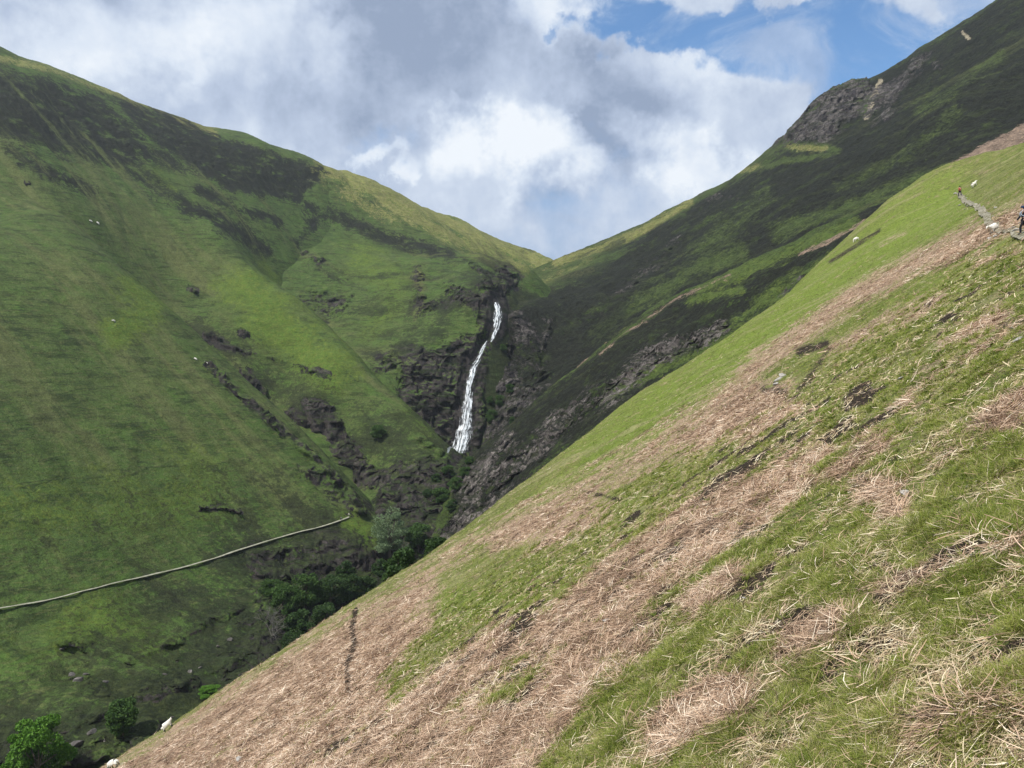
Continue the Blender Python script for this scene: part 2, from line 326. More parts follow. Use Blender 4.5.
COVER = {
 'A': {
  'bracken': [('p', [(60, 800), (340, 618), (400, 588), (440, 558), (520, 512), (590, 478), (684, 418), (740, 372), (790, 388), (800, 410), (760, 440), (690, 455), (640, 470), (600, 492), (612, 520), (560, 548), (470, 545), (435, 575), (430, 620), (395, 690), (450, 655), (500, 618), (560, 600), (600, 560), (680, 505), (760, 468), (815, 440), (832, 452), (790, 505), (700, 562), (650, 605), (600, 680), (545, 745), (500, 800)], 9, 1),
              ('s', [(745, 375), (800, 335), (850, 300), (920, 262), (1040, 205)], 11, .9), ('s', [(830, 350), (880, 325), (940, 300)], 9, .8),
              ('s', [(900, 405), (950, 365), (1030, 320)], 13, .66), ('s', [(950, 345), (1000, 320)], 12, .95), ('s', [(840, 470), (880, 440)], 16, .7),
              ('s', [(790, 640), (830, 620)], 20, .72), ('s', [(670, 725), (720, 700)], 22, .8), ('s', [(880, 590), (960, 560), (1020, 540)], 14, .52),
              ('s', [(730, 570), (700, 600)], 18, .6), ('s', [(960, 470), (1024, 440)], 18, .52), ('s', [(930, 720), (1020, 700)], 14, .45), ('s', [(980, 630), (1024, 620)], 10, .4),
              ('s', [(1000, 420), (1030, 400)], 18, .7), ('s', [(560, 700), (640, 640)], 20, .6), ('s', [(880, 245), (905, 232)], 3, .5), ('s', [(980, 262), (1030, 250)], 7, .6), ('s', [(860, 480), (900, 510)], 14, .6)],
  'soil': [('s', [(356, 610), (352, 628), (355, 645), (347, 665), (349, 692)], 2.8, 1), ('s', [(546, 650), (562, 620)], 4, .8), ('s', [(540, 660), (580, 600)], 5, .6), ('s', [(690, 718), (715, 706)], 10, .62), ('s', [(795, 398), (830, 348)], 6, .62),
           ('s', [(905, 495)], 8, .85), ('s', [(880, 565), (900, 575)], 8, .65), ('s', [(965, 540), (1010, 560)], 10, .6), ('s', [(765, 390), (785, 392)], 6, .75), ('s', [(800, 352), (825, 344)], 6, .8), ('s', [(620, 500), (580, 490)], 3, .6),
           ('s', [(880, 230), (830, 262)], 3, .65), ('s', [(1000, 330), (1024, 320)], 9, .6)],
  'moss': [('s', [(450, 610), (520, 600), (590, 560), (630, 520)], 22, .8), ('s', [(600, 455), (684, 395), (751, 350), (830, 285), (900, 235), (945, 205)], 26, 1), ('s', [(990, 640), (1030, 600)], 26, .9), ('s', [(900, 700), (960, 660)], 24, .6),
           ('s', [(540, 500), (600, 460)], 10, .8), ('s', [(830, 350), (1000, 250)], 18, .6), ('s', [(720, 450), (830, 400)], 14, .7)],
 },
 'L1': {
  'heather': [('p', [(-200, 60), (0, 68), (60, 80), (100, 92), (140, 130), (190, 170), (150, 170), (90, 160), (40, 145), (0, 135), (-200, 110)], 14, 1), ('s', [(10, 150), (50, 175), (90, 190)], 7, .7), ('s', [(20, 165), (40, 170)], 4, .8)],
  'rock': [('s', [(205, 363), (240, 395), (290, 437), (335, 478), (350, 500)], 4, .85), ('s', [(310, 470), (345, 495), (360, 510)], 9, .8), ('s', [(25, 184), (30, 186)], 2.5, 1), ('s', [(75, 207), (78, 208)], 4, .9), ('s', [(120, 213), (150, 222)], 6, .75),
           ('s', [(200, 509), (225, 507), (240, 512)], 2.5, .8), ('s', [(65, 640), (90, 650)], 10, .68), ('s', [(75, 675), (100, 690)], 14, .66), ('p', [(240, 540), (300, 540), (350, 530), (390, 545), (400, 600), (330, 660), (240, 680), (250, 610)], 12, .72),
           ('s', [(60, 730), (110, 710), (160, 690), (240, 660)], 16, .62), ('s', [(130, 660), (200, 630), (235, 610)], 10, .6), ('s', [(40, 760), (110, 745), (150, 730)], 16, .85), ('s', [(325, 555), (370, 560)], 16, .9)],
  'rough_and_shade': [('s', [(-60, 560), (100, 540), (250, 510)], 50, .34), ('s', [(-40, 760), (110, 710), (240, 650)], 70, .95), ('s', [(240, 560), (330, 560), (340, 640)], 40, .9), ('s', [(0, 690), (110, 650), (200, 630)], 40, .72), ('s', [(120, 620), (200, 590), (240, 580)], 20, .6), ('s', [(0, 560), (120, 520), (250, 500)], 30, .42)],  # dark rough growth; also darkens the lower slope in place of cloud shade
  'moss': [('s', [(120, 330), (160, 300), (130, 290)], 16, .8), ('s', [(0, 500), (60, 520), (200, 500)], 40, .6), ('s', [(60, 640), (100, 620), (160, 650)], 30, .8), ('s', [(350, 520), (370, 535)], 12, 1), ('s', [(0, 650), (200, 720)], 30, .6)],
 },
 'L2': {
  'heather': [('p', [(100, 92), (160, 108), (215, 134), (260, 148), (325, 166), (318, 182), (300, 205), (262, 196), (230, 190), (195, 172), (165, 150), (130, 120)], 8, 1),
              ('s', [(150, 175), (190, 205), (225, 225), (265, 250)], 9, .85), ('s', [(200, 190), (240, 210), (280, 220)], 7, .8), ('s', [(120, 165), (170, 200)], 8, .6), ('s', [(220, 215), (250, 240)], 9, .7)],
  'rough_and_shade': [('s', [(380, 440), (440, 460), (400, 540)], 30, .8), ('s', [(265, 380), (330, 420), (370, 470)], 24, .7), ('s', [(200, 330), (330, 400)], 16, .5)],
  'rock': [('p', [(372, 500), (385, 470), (420, 455), (470, 455), (470, 560), (380, 600)], 8, .82), ('s', [(245, 375), (262, 395)], 6, .85), ('p', [(305, 400), (335, 405), (350, 440), (380, 470), (378, 490), (355, 485), (330, 465), (312, 440)], 7, 1), ('s', [(190, 288), (196, 292)], 3, .8), ('s', [(207, 334), (220, 340)], 3, .8),
           ('s', [(241, 332), (246, 335)], 3, .9), ('s', [(440, 455), (420, 440)], 6, .6), ('s', [(290, 415), (320, 430)], 7, .6), ('s', [(400, 470), (430, 500)], 14, .7), ('s', [(205, 340), (330, 375)], 4, .5)],
  'moss': [('s', [(250, 290), (280, 330), (330, 370)], 26, .9), ('s', [(410, 415), (440, 440)], 14, .6), ('s', [(150, 165), (175, 190)], 10, .6)],
 },
 'L3': {
  'heather': [('s', [(308, 207), (345, 222), (380, 236), (410, 243), (450, 254)], 8, .95), ('s', [(300, 240), (320, 215)], 7, .8), ('s', [(375, 185), (400, 200)], 4, .7), ('s', [(450, 255), (490, 272)], 6, .65), ('s', [(490, 300), (450, 290), (400, 330)], 9, .55), ('s', [(320, 172), (345, 178)], 3, .7)],
  'rough_and_shade': [('p', [(485, 345), (515, 285), (540, 300), (530, 420), (470, 460)], 10, 1), ('s', [(400, 340), (470, 290), (500, 270)], 26, .7), ('s', [(340, 300), (420, 300)], 26, .6), ('s', [(440, 470), (420, 540)], 30, .9)],
  'rock': [('s', [(310, 300), (340, 300)], 16, .72), ('s', [(418, 275), (420, 310), (440, 300)], 8, .68), ('p', [(395, 365), (430, 350), (470, 330), (478, 292), (505, 285), (508, 330), (490, 350), (485, 400), (480, 460), (455, 450), (420, 430), (398, 395)], 8, .95),
           ('s', [(482, 285), (515, 280)], 7, .95), ('s', [(505, 275), (500, 290)], 8, 1), ('s', [(450, 290), (475, 300), (480, 310)], 8, .9), ('s', [(470, 265), (500, 285)], 6, .6), ('s', [(300, 250), (320, 260)], 7, .6), ('s', [(390, 350), (380, 370), (420, 350)], 8, .65), ('s', [(430, 480), (440, 540), (420, 560)], 26, .95)],
  'moss': [('s', [(345, 170), (400, 195), (450, 220), (500, 245), (548, 262)], 12, 1), ('s', [(360, 260), (400, 290), (380, 320)], 22, .7), ('s', [(430, 225), (500, 260)], 10, .9)],
 },
 'B': {
  'rough_and_shade': [('p', [(500, 300), (620, 240), (640, 400), (480, 460)], 10, .75)],
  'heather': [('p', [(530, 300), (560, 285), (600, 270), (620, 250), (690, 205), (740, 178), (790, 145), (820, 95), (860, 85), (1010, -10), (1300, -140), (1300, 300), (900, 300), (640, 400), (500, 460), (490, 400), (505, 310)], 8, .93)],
  'rock': [('p', [(772, 146), (785, 118), (810, 90), (842, 74), (868, 76), (872, 92), (856, 118), (830, 140), (800, 144)], 7, .80), ('s', [(885, 112), (905, 80), (925, 55)], 8, .64), ('s', [(870, 115), (885, 95)], 8, .62), ('s', [(930, 60), (940, 70)], 5, .6), ('s', [(600, 310), (680, 240)], 6, .55), ('s', [(700, 195), (760, 200)], 6, .5),
           ('p', [(492, 300), (512, 300), (530, 330), (545, 360), (530, 400), (500, 430), (480, 450), (490, 380), (495, 340)], 8, .62), ('s', [(515, 320), (535, 350), (540, 380)], 12, .72), ('s', [(550, 320), (530, 400)], 8, .62)],
  'soil': [('s', [(880, 82), (873, 100), (866, 118)], 2.6, .85), ('s', [(963, 32), (970, 38)], 2.5, .8)],
  'bracken': [('p', [(950, 165), (975, 150), (1000, 137), (1024, 122), (1080, 95), (1080, 125), (1024, 140), (1000, 155), (965, 168)], 3, 1), ('s', [(560, 384), (617, 337), (677, 297), (690, 290)], 2.0, .55)],
  'moss': [('s', [(788, 146), (820, 146), (835, 150)], 4.5, 1), ('s', [(740, 172), (790, 160), (830, 154)], 3, .8), ('s', [(560, 262), (600, 250), (640, 230), (690, 200), (720, 183)], 4, 1), ('s', [(520, 290), (560, 275), (600, 258)], 10, .9), ('s', [(510, 300), (540, 285)], 10, .7),
           ('s', [(600, 330), (640, 300), (690, 270), (740, 255)], 12, .68), ('s', [(700, 250), (760, 195)], 14, .62), ('s', [(660, 290), (700, 265), (730, 260)], 8, .85), ('s', [(780, 230), (840, 210), (920, 180)], 10, .66), ('s', [(850, 100), (868, 112), (860, 90)], 7, .8),
           ('s', [(840, 190), (900, 160), (960, 110)], 9, .56), ('s', [(920, 110), (1000, 60)], 8, .5), ('s', [(520, 370), (500, 420)], 10, .6), ('s', [(940, 175), (960, 170)], 6, .8)],
 },
 'B2': {
  'heather': [('p', [(460, 455), (560, 380), (620, 333), (680, 292), (850, 215), (1100, 100), (1100, 200), (900, 215), (830, 260), (760, 318), (700, 362), (620, 410), (540, 470), (430, 560)], 8, .9)],
  'rock': [('s', [(450, 540), (480, 490), (500, 470), (540, 445)], 16, .78), ('s', [(520, 460), (580, 410), (640, 368), (700, 340)], 11, .78), ('s', [(640, 355), (690, 342), (720, 325)], 9, .85), ('s', [(495, 455), (510, 440)], 8, .75), ('s', [(470, 480), (455, 520)], 14, .8), ('s', [(780, 290), (800, 280)], 6, .6), ('s', [(560, 420), (500, 480)], 10, .9)],
  'bracken': [('s', [(600, 355), (617, 339), (677, 299), (730, 275)], 1.8, .62), ('s', [(800, 256), (831, 241), (870, 222), (918, 184)], 2.2, .62)],
  'moss': [('s', [(600, 400), (660, 365), (730, 325), (790, 285)], 7, .62), ('s', [(700, 290), (760, 262), (850, 225)], 8, .8), ('s', [(690, 300), (740, 290)], 6, .8), ('s', [(760, 300), (830, 262), (900, 220)], 9, .9), ('s', [(640, 380), (750, 330), (800, 290)], 6, .9)],
 },
 'G': {'rough_and_shade': [('p', [(-200, 520), (520, 400), (560, 600), (300, 900), (-200, 900)], 10, .7)], 'rock': [('p', [(-200, 520), (520, 400), (560, 600), (300, 900), (-200, 900)], 10, .72)], 'moss': [('s', [(0, 760), (450, 520)], 30, .55)]},
}
for a in ('heather', 'rock', 'moss'):
    u = COVER['L1'].get(a, []) if a != 'rock' else []
    v = COVER['L2'].get(a, []); w3 = COVER['L3'].get(a, [])
    w3s = [i for i in w3 if min(p[1] for p in i[1]) < 300]
    if a == 'heather': COVER['L1'][a] = u + v; COVER['L2'][a] = u + v + w3s; COVER['L3'][a] = w3 + v
    if a == 'moss': COVER['L2'][a] = v + [i for i in w3s if min(p[0] for p in i[1]) < 400]
SUNLIT_TURF = [('s', [(318, 170), (345, 172), (400, 196), (450, 222), (500, 245), (548, 264)], 9, 1), ('s', [(380, 200), (450, 235), (520, 265)], 12, .75), ('s', [(330, 180), (400, 225)], 10, .55), ('s', [(418, 275), (422, 300), (415, 320)], 7, .6), ('s', [(0, 58), (60, 72), (120, 96), (215, 132)], 4, .8)]  # pale crest turf, with a patch of sun put into its colour
for a in ('L1', 'L2', 'L3'): COVER[a]['sunlit_turf'] = SUNLIT_TURF
COVER['B']['sunlit_turf'] = [('s', [(556, 262), (600, 249), (640, 232), (690, 203)], 4, .9), ('s', [(520, 296), (548, 280), (590, 262)], 8, .7), ('s', [(788, 146), (825, 148)], 3, .8), ('s', [(740, 172), (760, 165)], 3, .7)]  # the same sun-brightened turf colour along the right crest
ATTRS = ['bracken', 'heather', 'rough_and_shade', 'rock', 'soil', 'moss', 'sunlit_turf']

PATHL = [(-60, 624), (0, 611), (110, 586), (200, 565), (250, 547), (300, 533), (350, 517)]
FALL = [(497, 302), (498, 322), (493, 338), (484, 350), (472, 370), (468, 392), (465, 420), (459, 454)]
# ------------------------------------------------------------------ mesh of one hill
GRID_A = {}
def grid_mesh(name, key, f, mat, r0, r1, th0, th1, nth, nr, ybias=2.0, crag=1.0, trim=5.0):
    # angles: dense inside the frame, coarse outside
    c = R(36); n_in = nth; n_out = nth // 10
    th = np.unique(np.concatenate([np.linspace(max(-c, th0), min(c, th1), n_in), np.linspace(th0, -c, n_out) if th0 < -c else np.array([]), np.linspace(c, th1, n_out) if th1 > c else np.array([])]))
    nth = len(th)
    lr = np.linspace(math.log(r0), math.log(r1), 260)
    T, Lr = np.meshgrid(th, lr, indexing='ij'); r = np.exp(Lr)
    x, y = r * np.sin(T), r * np.cos(T); z = f(x, y)
    el = z / r
    ds = np.abs(np.diff(el, axis=1)) + ybias * np.diff(Lr, axis=1) * 0.12 + 1e-5
    # smooth between neighbouring columns
    ks = 15; ker = np.ones(ks) / ks
    pad = np.pad(ds, ((ks // 2, ks // 2), (0, 0)), 'edge'); cs = np.cumsum(np.vstack([np.zeros((1, pad.shape[1])), pad]), axis=0)
    ds = (cs[ks:] - cs[:-ks]) / ks
    s = np.concatenate([np.zeros((nth, 1)), np.cumsum(ds, axis=1)], axis=1); s /= s[:, -1:]
    q = np.linspace(0, 1, nr); LR = np.empty((nth, nr))
    for i in range(nth): LR[i] = np.interp(q, s[i], lr)
    r = np.exp(LR); T = np.repeat(th[:, None], nr, 1)
    x, y = r * np.sin(T), r * np.cos(T); z = f(x, y)
    px = 512 + F * x / np.maximum(y, .05); py = 384 - F * z / np.maximum(y, .05)
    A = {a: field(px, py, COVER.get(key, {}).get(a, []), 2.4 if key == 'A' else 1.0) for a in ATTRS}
    if key == 'A': GRID_A.update(x=x, y=y, z=z, bracken=A['bracken'], soil=A['soil'], moss=A['moss'], px=px, py=py)
    if key == 'A':
        A['soil'] = np.maximum(A['soil'], np.clip(.5 + (fbm(x, y, 1.5, 4, 611) + .25 * fbm(x, y, 9, 2, 612) - .37) * 2.2, 0, .85) * np.clip((75 - r) / 30, 0, 1)); GRID_A['soil'] = A['soil']
    # crags: rock stands out of the slope in blocks
    rk = np.clip((A['rock'] + .5 * (fbm(x, y, 8, 3, 77)) * .5 - .42) * 4, 0, 1) * crag
    rk = rk * np.clip((seg_d(px, py, FALL) - 5) / 9, 0, 1)
    if key == 'L1': rk = rk * np.clip((seg_d(px, py, PATHL) - 3) / 6, 0, 1)
    if crag:
        wl = 9.0
        a = ridged3(x, y, z * .6, wl, 4, 90); b = ridged3(x + 40, y, z * .5, wl * 1.2, 4, 95)
        x = x + rk * (b - .6) * 7.0 * (r > 100); y = y - rk * (a - .55) * 12.0 * (r > 100); z = z + rk * (ridged3(x, y, z, 6, 3, 99) - .5) * 4.0
    hv = np.clip(A['heather'] * 1.5 - .5, 0, 1)
    z = z + hv * ((vn2(x / 1.9, y / 1.9, 71) - .5) * 1.0 + fbm(x * .35 + y * .35, (y - x) * 1.0, 9, 4, 72) * 1.6)
    keep = np.ones((nth - 1, nr - 1), bool)
    if trim is not None:
        zm = np.full(z.shape, -400.)
        rr = np.hypot(x, y)
        for k, g in LAYERS.items():
            if k == key: continue
            lo, hi = RNG[k]; zm = np.maximum(zm, np.where((rr > lo) & (rr < hi), g(x, y), -400))
        ok = z > zm - trim
        keep = ok[:-1, :-1] | ok[1:, :-1] | ok[:-1, 1:] | ok[1:, 1:]
    idx = np.arange(nth * nr).reshape(nth, nr)
    quads = np.stack([idx[:-1, :-1], idx[1:, :-1], idx[1:, 1:], idx[:-1, 1:]], -1)[keep]
    used = np.zeros(nth * nr, bool); used[quads.ravel()] = True
    remap = np.cumsum(used) - 1; quads = remap[quads]
    co = np.stack([x, y, z], -1).reshape(-1, 3)[used]
    me = mesh_np(name, co, quads)
    for a in ATTRS:
        at = me.attributes.new(a, 'FLOAT', 'POINT'); at.data.foreach_set('value', A[a].reshape(-1)[used].astype(np.float32))
    me.materials.append(mat)
    o = bpy.data.objects.new(name, me); COL.objects.link(o); o['kind'] = 'structure'
    print(name, len(co)); return o
def mesh_np(name, co, faces, smooth=True):
    me = bpy.data.meshes.new(name); nf, k = faces.shape
    me.vertices.add(len(co)); me.vertices.foreach_set('co', np.ascontiguousarray(co, np.float32).ravel())
    me.loops.add(nf * k); me.loops.foreach_set('vertex_index', faces.astype(np.int32).ravel())
    me.polygons.add(nf); me.polygons.foreach_set('loop_start', np.arange(0, nf * k, k, dtype=np.int32))
    me.polygons.foreach_set('use_smooth', np.full(nf, smooth)); me.update(calc_edges=True); me.validate()
    return me

# ------------------------------------------------------------------ terrain material
def terrain_mat(name, S, grass, heather, rock, bracken, moss, soil, bumpd, streak=0.5, flow=(.7, .7), mott=1.0, hcap=.6):
    """S: size of a tussock in metres"""
    m = bpy.data.materials.new(name); m.use_nodes = True; t = NT(m.node_tree); t.n.clear()
    out = t.n.new('ShaderNodeOutputMaterial'); bs = t.n.new('ShaderNodeBsdfPrincipled'); t.l.new(bs.outputs[0], out.inputs[0])
    bs.inputs['Roughness'].default_value = .95; bs.inputs['Specular IOR Level'].default_value = .12
    g = t.n.new('ShaderNodeNewGeometry'); pos = g.outputs['Position']
    ps = t.vmath('MULTIPLY', pos, (.28, .28, 1.6))             # contour-following coordinates: sheep terraces, layered turf
    big = t.noise(pos, .018 / S * .6, 5, .6); med = t.noise(pos, .11 / S, 6, .65); fine = t.noise(pos, .8 / S, 5, .7)
    st = t.noise(ps, .42 / S, 5, .65, .6); st2 = t.noise(ps, 1.5 / S, 4, .65, .4)
    vfine = t.noise(pos, 3.2 / S, 4, .75)
    fl_ = math.hypot(*flow); fx, fy = flow[0] / fl_, flow[1] / fl_
    cf = t.n.new('ShaderNodeCombineXYZ'); t.put(cf.inputs[0], t.math('MULTIPLY', t.vmath('DOT_PRODUCT', pos, (fx, fy, 0)), .10)); t.put(cf.inputs[1], t.vmath('DOT_PRODUCT', pos, (-fy, fx, 0)))
    zz = t.n.new('ShaderNodeSeparateXYZ'); t.put(zz.inputs[0], pos); t.put(cf.inputs[2], t.math('MULTIPLY', zz.outputs[2], .10))
    mnz0 = t.noise(t.vmath('ADD', pos, (31, 7, 3)), .06 / S, 9, .70, .3)
    run = t.noise(cf.outputs[0], .085 / S, 8, .72, .5); run2 = t.noise(cf.outputs[0], .45 / S, 5, .7, .3)
    mnz = t.math('ADD', t.math('MULTIPLY', mnz0, .6), t.math('MULTIPLY', run, .55)); mnz = t.math('SUBTRACT', mnz, .075)
        # grass
    c = t.mix(t.step(big, .38, .62), grass[0], grass[1])
    c = t.mix(t.step(med, .42, .68), c, grass[2])
    c = t.mix(t.math('MULTIPLY', t.step(st, .48, .62), streak), c, grass[3])
    c = t.mix(t.math('MULTIPLY', t.step(st2, .5, .66), streak * .8), c, grass[4])
    c = t.mix(t.math('MULTIPLY', t.step(fine, .5, .7), .35), c, grass[3])
    c = t.mix(t.math('MULTIPLY', t.step(run, .50, .64), .6), c, grass[4]); c = t.mix(t.math('MULTIPLY', t.step(run2, .54, .68), .45), c, grass[3])
    def mask(attr, amp=1.0, soft=.16, n=None, lo=.5):
        a = t.attr(attr); nn = n or mnz
        v = t.math('MULTIPLY_ADD', t.math('SUBTRACT', nn, .5), amp * 2.5, a)
        v = t.math('MULTIPLY_ADD', t.math('SUBTRACT', fine, .5), amp * 1.3, v)
        v = t.math('MULTIPLY', v, t.step(a, .02, .2))
        return t.step(v, lo - soft, lo + soft)
    mo = mask('moss', 1.1, .25)
    mc = t.mix(t.step(fine, .35, .65), moss[0], moss[1])
    c = t.mix(mo, c, t.mix(t.math('MULTIPLY', t.step(st2, .5, .6), .5), mc, grass[2]))
    dr = mask('sunlit_turf', 1.2, .22); c = t.mix(t.math('MULTIPLY', dr, .9), c, t.mix(t.step(fine, .4, .62), (.145, .165, .042), (.23, .21, .085)))  # yellowish turf colour that also carries the painted sun patch
    if name.startswith('near'):
        pn = t.noise(cf.outputs[0], .35, 6, .65, .5); pn2 = t.noise(pos, .45, 6, .7)
        c = t.mix(t.math('MULTIPLY', t.step(pn, .50, .64), .6), c, grass[4]); c = t.mix(t.math('MULTIPLY', t.step(pn2, .56, .68), .55), c, bracken[1])
        c = t.mix(t.math('MULTIPLY', t.step(t.noise(pos, .9, 5, .7), .56, .68), .6), c, grass[3])
    h2 = mask('rough_and_shade', 1.5, .2); c = t.mix(t.math('MULTIPLY', h2, .85), c, t.mix(t.step(fine, .4, .6), heather[0], heather[2]))  # rough growth, doubling as painted shade low on the left hill
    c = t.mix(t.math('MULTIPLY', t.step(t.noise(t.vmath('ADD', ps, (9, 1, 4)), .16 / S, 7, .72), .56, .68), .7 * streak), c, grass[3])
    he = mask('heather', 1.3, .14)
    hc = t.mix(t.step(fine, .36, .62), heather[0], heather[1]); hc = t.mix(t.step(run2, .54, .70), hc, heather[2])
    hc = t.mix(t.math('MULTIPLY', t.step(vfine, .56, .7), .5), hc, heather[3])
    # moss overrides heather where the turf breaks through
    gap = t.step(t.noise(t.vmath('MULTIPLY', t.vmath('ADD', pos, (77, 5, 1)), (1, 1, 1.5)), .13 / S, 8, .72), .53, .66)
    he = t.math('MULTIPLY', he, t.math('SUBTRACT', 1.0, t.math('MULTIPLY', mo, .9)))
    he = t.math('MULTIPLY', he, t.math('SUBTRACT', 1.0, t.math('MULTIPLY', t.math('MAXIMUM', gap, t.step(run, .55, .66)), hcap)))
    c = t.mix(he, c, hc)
    br = mask('bracken', 1.1, .16)
    bc = t.mix(t.step(fine, .35, .6), bracken[0], bracken[1]); bc = t.mix(t.step(vfine, .52, .66), bc, bracken[2])
    bc = t.mix(t.math('MULTIPLY', t.step(st2, .52, .66), .45), bc, bracken[3]); 
    c = t.mix(br, c, bc)
    so = mask('soil', .6, .12); c = t.mix(so, c, t.mix(fine, soil[0], soil[1]))
    rk = mask('rock', 1.6, .10)
    vd, vc = t.voro(t.vmath('ADD', t.vmath('MULTIPLY', pos, (1, 1, .55)), t.vmath('MULTIPLY', t.vmath('SUBTRACT', t.n.new('ShaderNodeTexNoise').outputs['Color'], (.5, .5, .5)), (3, 3, 3))), .55 / S)
    vsep = t.n.new('ShaderNodeSeparateColor'); t.l.new(vc, vsep.inputs[0])
    rc = t.mix(vsep.outputs[0], rock[0], rock[1]); rc = t.mix(t.step(fine, .45, .72), rc, rock[2])
    rc = t.mix(t.math('MULTIPLY', t.step(st, .5, .62), .75), rc, rock[3])
    # steep-only: turf clings to ledges
    nz = t.n.new('ShaderNodeSeparateXYZ'); t.l.new(g.outputs['Normal'], nz.inputs[0])
    ledge = t.step(t.math('MULTIPLY_ADD', t.math('SUBTRACT', med, .5), .5, nz.outputs[2]), .68, .88)
    rkm = t.math('MULTIPLY', rk, t.math('SUBTRACT', 1.0, t.math('MULTIPLY', ledge, .9)))
    c = t.mix(rkm, c, rc)
    # tufts and stalks: fine natural mottling of the cover itself
    mt = t.noise(t.vmath('MULTIPLY', pos, (1, 1, 1.3)), 1.7 / S, 5, .8, .5); mt2 = t.noise(pos, .32 / S, 4, .7)
    vr = t.math('ADD', t.math('MULTIPLY', t.math('SUBTRACT', mt, .5), 3.0 * mott), t.math('MULTIPLY', t.math('SUBTRACT', mt2, .5), 1.2 * mott))
    vr = t.math('MAXIMUM', t.math('ADD', vr, 1.0), .3); cbx = t.n.new('ShaderNodeCombineXYZ')
    for i_ in range(3): t.put(cbx.inputs[i_], vr)
    c = t.mix(1.0, c, cbx.outputs[0], 'MULTIPLY')
    t.put(bs.inputs['Base Color'], c)
    hgt = t.math('ADD', t.math('MULTIPLY', st, .8), t.math('MULTIPLY_ADD', fine, .9, t.math('MULTIPLY', vfine, .35)))
    hgt = t.math('ADD', hgt, t.math('MULTIPLY', med, 1.2))
    hgt = t.math('SUBTRACT', hgt, t.math('MULTIPLY', t.math('MULTIPLY', vd, rk), .9))
    b = t.bump(hgt, .9, bumpd); t.put(bs.inputs['Normal'], b)
    return m
G_LEFT = [(.056, .094, .024), (.070, .100, .028), (.060, .106, .023), (.024, .037, .013), (.112, .120, .046)]
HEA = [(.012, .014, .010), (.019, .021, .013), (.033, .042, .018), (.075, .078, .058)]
ROCK = [(.019, .017, .016), (.068, .060, .056), (.008, .007, .007), (.020, .032, .011)]
BRA = [(.24, .15, .100), (.33, .22, .150), (.50, .37, .27), (.115, .070, .045)]
MOS = [(.085, .125, .020), (.125, .155, .028)]
SOIL = [(.018, .014, .010), (.055, .042, .030)]
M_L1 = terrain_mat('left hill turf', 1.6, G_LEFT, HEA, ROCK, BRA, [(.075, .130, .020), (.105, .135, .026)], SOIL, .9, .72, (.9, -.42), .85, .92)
M_L2 = terrain_mat('middle spur turf', 2.0, G_LEFT, HEA, ROCK, BRA, [(.075, .125, .018), (.10, .135, .024)], SOIL, 1.2, .6)
M_L3 = terrain_mat('far hill turf', 2.6, [(.065, .095, .026), (.075, .105, .030), (.085, .105, .034), (.045, .058, .022), (.12, .115, .052)], HEA, ROCK, BRA, [(.15, .175, .040), (.20, .19, .055)], SOIL, 1.6, .55)
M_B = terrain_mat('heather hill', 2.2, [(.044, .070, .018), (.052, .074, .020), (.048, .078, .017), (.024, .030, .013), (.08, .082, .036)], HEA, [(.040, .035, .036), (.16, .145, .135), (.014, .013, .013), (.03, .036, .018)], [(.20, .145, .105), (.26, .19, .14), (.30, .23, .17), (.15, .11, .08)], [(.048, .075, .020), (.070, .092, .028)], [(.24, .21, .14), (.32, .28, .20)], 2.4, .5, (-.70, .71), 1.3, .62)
M_B2 = terrain_mat('rocky heather spur', 1.4, [(.050, .080, .020), (.06, .09, .022), (.055, .095, .018), (.030, .038, .014), (.09, .088, .040)], HEA, [(.055, .048, .045), (.23, .205, .19), (.018, .016, .015), (.032, .042, .018)], [(.20, .145, .105), (.26, .19, .14), (.30, .23, .17), (.15, .11, .08)], [(.070, .110, .024), (.100, .130, .030)], SOIL, 1.6, .5, (-.70, .71), 1.4, .5)
M_A = terrain_mat('near hillside turf', .16, [(.115, .150, .030), (.14, .175, .036), (.17, .175, .050), (.055, .065, .020), (.26, .24, .12)], HEA, ROCK, [(.22, .15, .10), (.36, .26, .18), (.56, .44, .33), (.085, .055, .038)], [(.115, .175, .028), (.155, .20, .034)], SOIL, .12, .6, (-.7, .5), 1.1)
M_G = terrain_mat('gorge floor', 1.2, [(.035, .050, .014), (.04, .055, .016), (.04, .06, .014), (.02, .028, .010), (.05, .05, .03)], HEA, [(.025, .023, .021), (.07, .063, .06), (.012, .011, .011), (.018, .026, .010)], BRA, [(.04, .065, .014), (.05, .075, .016)], SOIL, .8, .5)

import os
Q = float(os.environ.get('TQ', '1'))
def q(n): return int(n * Q)
grid_mesh('foreground_hillside', 'A', hA, M_A, 1.2, 250, R(-78), R(70), q(1000), q(900), 3.0, 0, 12)
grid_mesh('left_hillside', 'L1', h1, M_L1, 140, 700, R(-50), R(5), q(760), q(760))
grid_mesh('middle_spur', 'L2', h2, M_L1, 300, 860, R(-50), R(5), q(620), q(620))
grid_mesh('far_hillside', 'L3', h3, M_L1, 330, 1050, R(-40), R(10), q(640), q(760))
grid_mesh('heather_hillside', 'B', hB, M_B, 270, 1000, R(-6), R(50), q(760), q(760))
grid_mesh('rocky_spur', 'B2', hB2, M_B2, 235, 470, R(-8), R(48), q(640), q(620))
grid_mesh('gorge_floor', 'G', hG, M_G, 100, 480, R(-60), R(5), q(500), q(520))
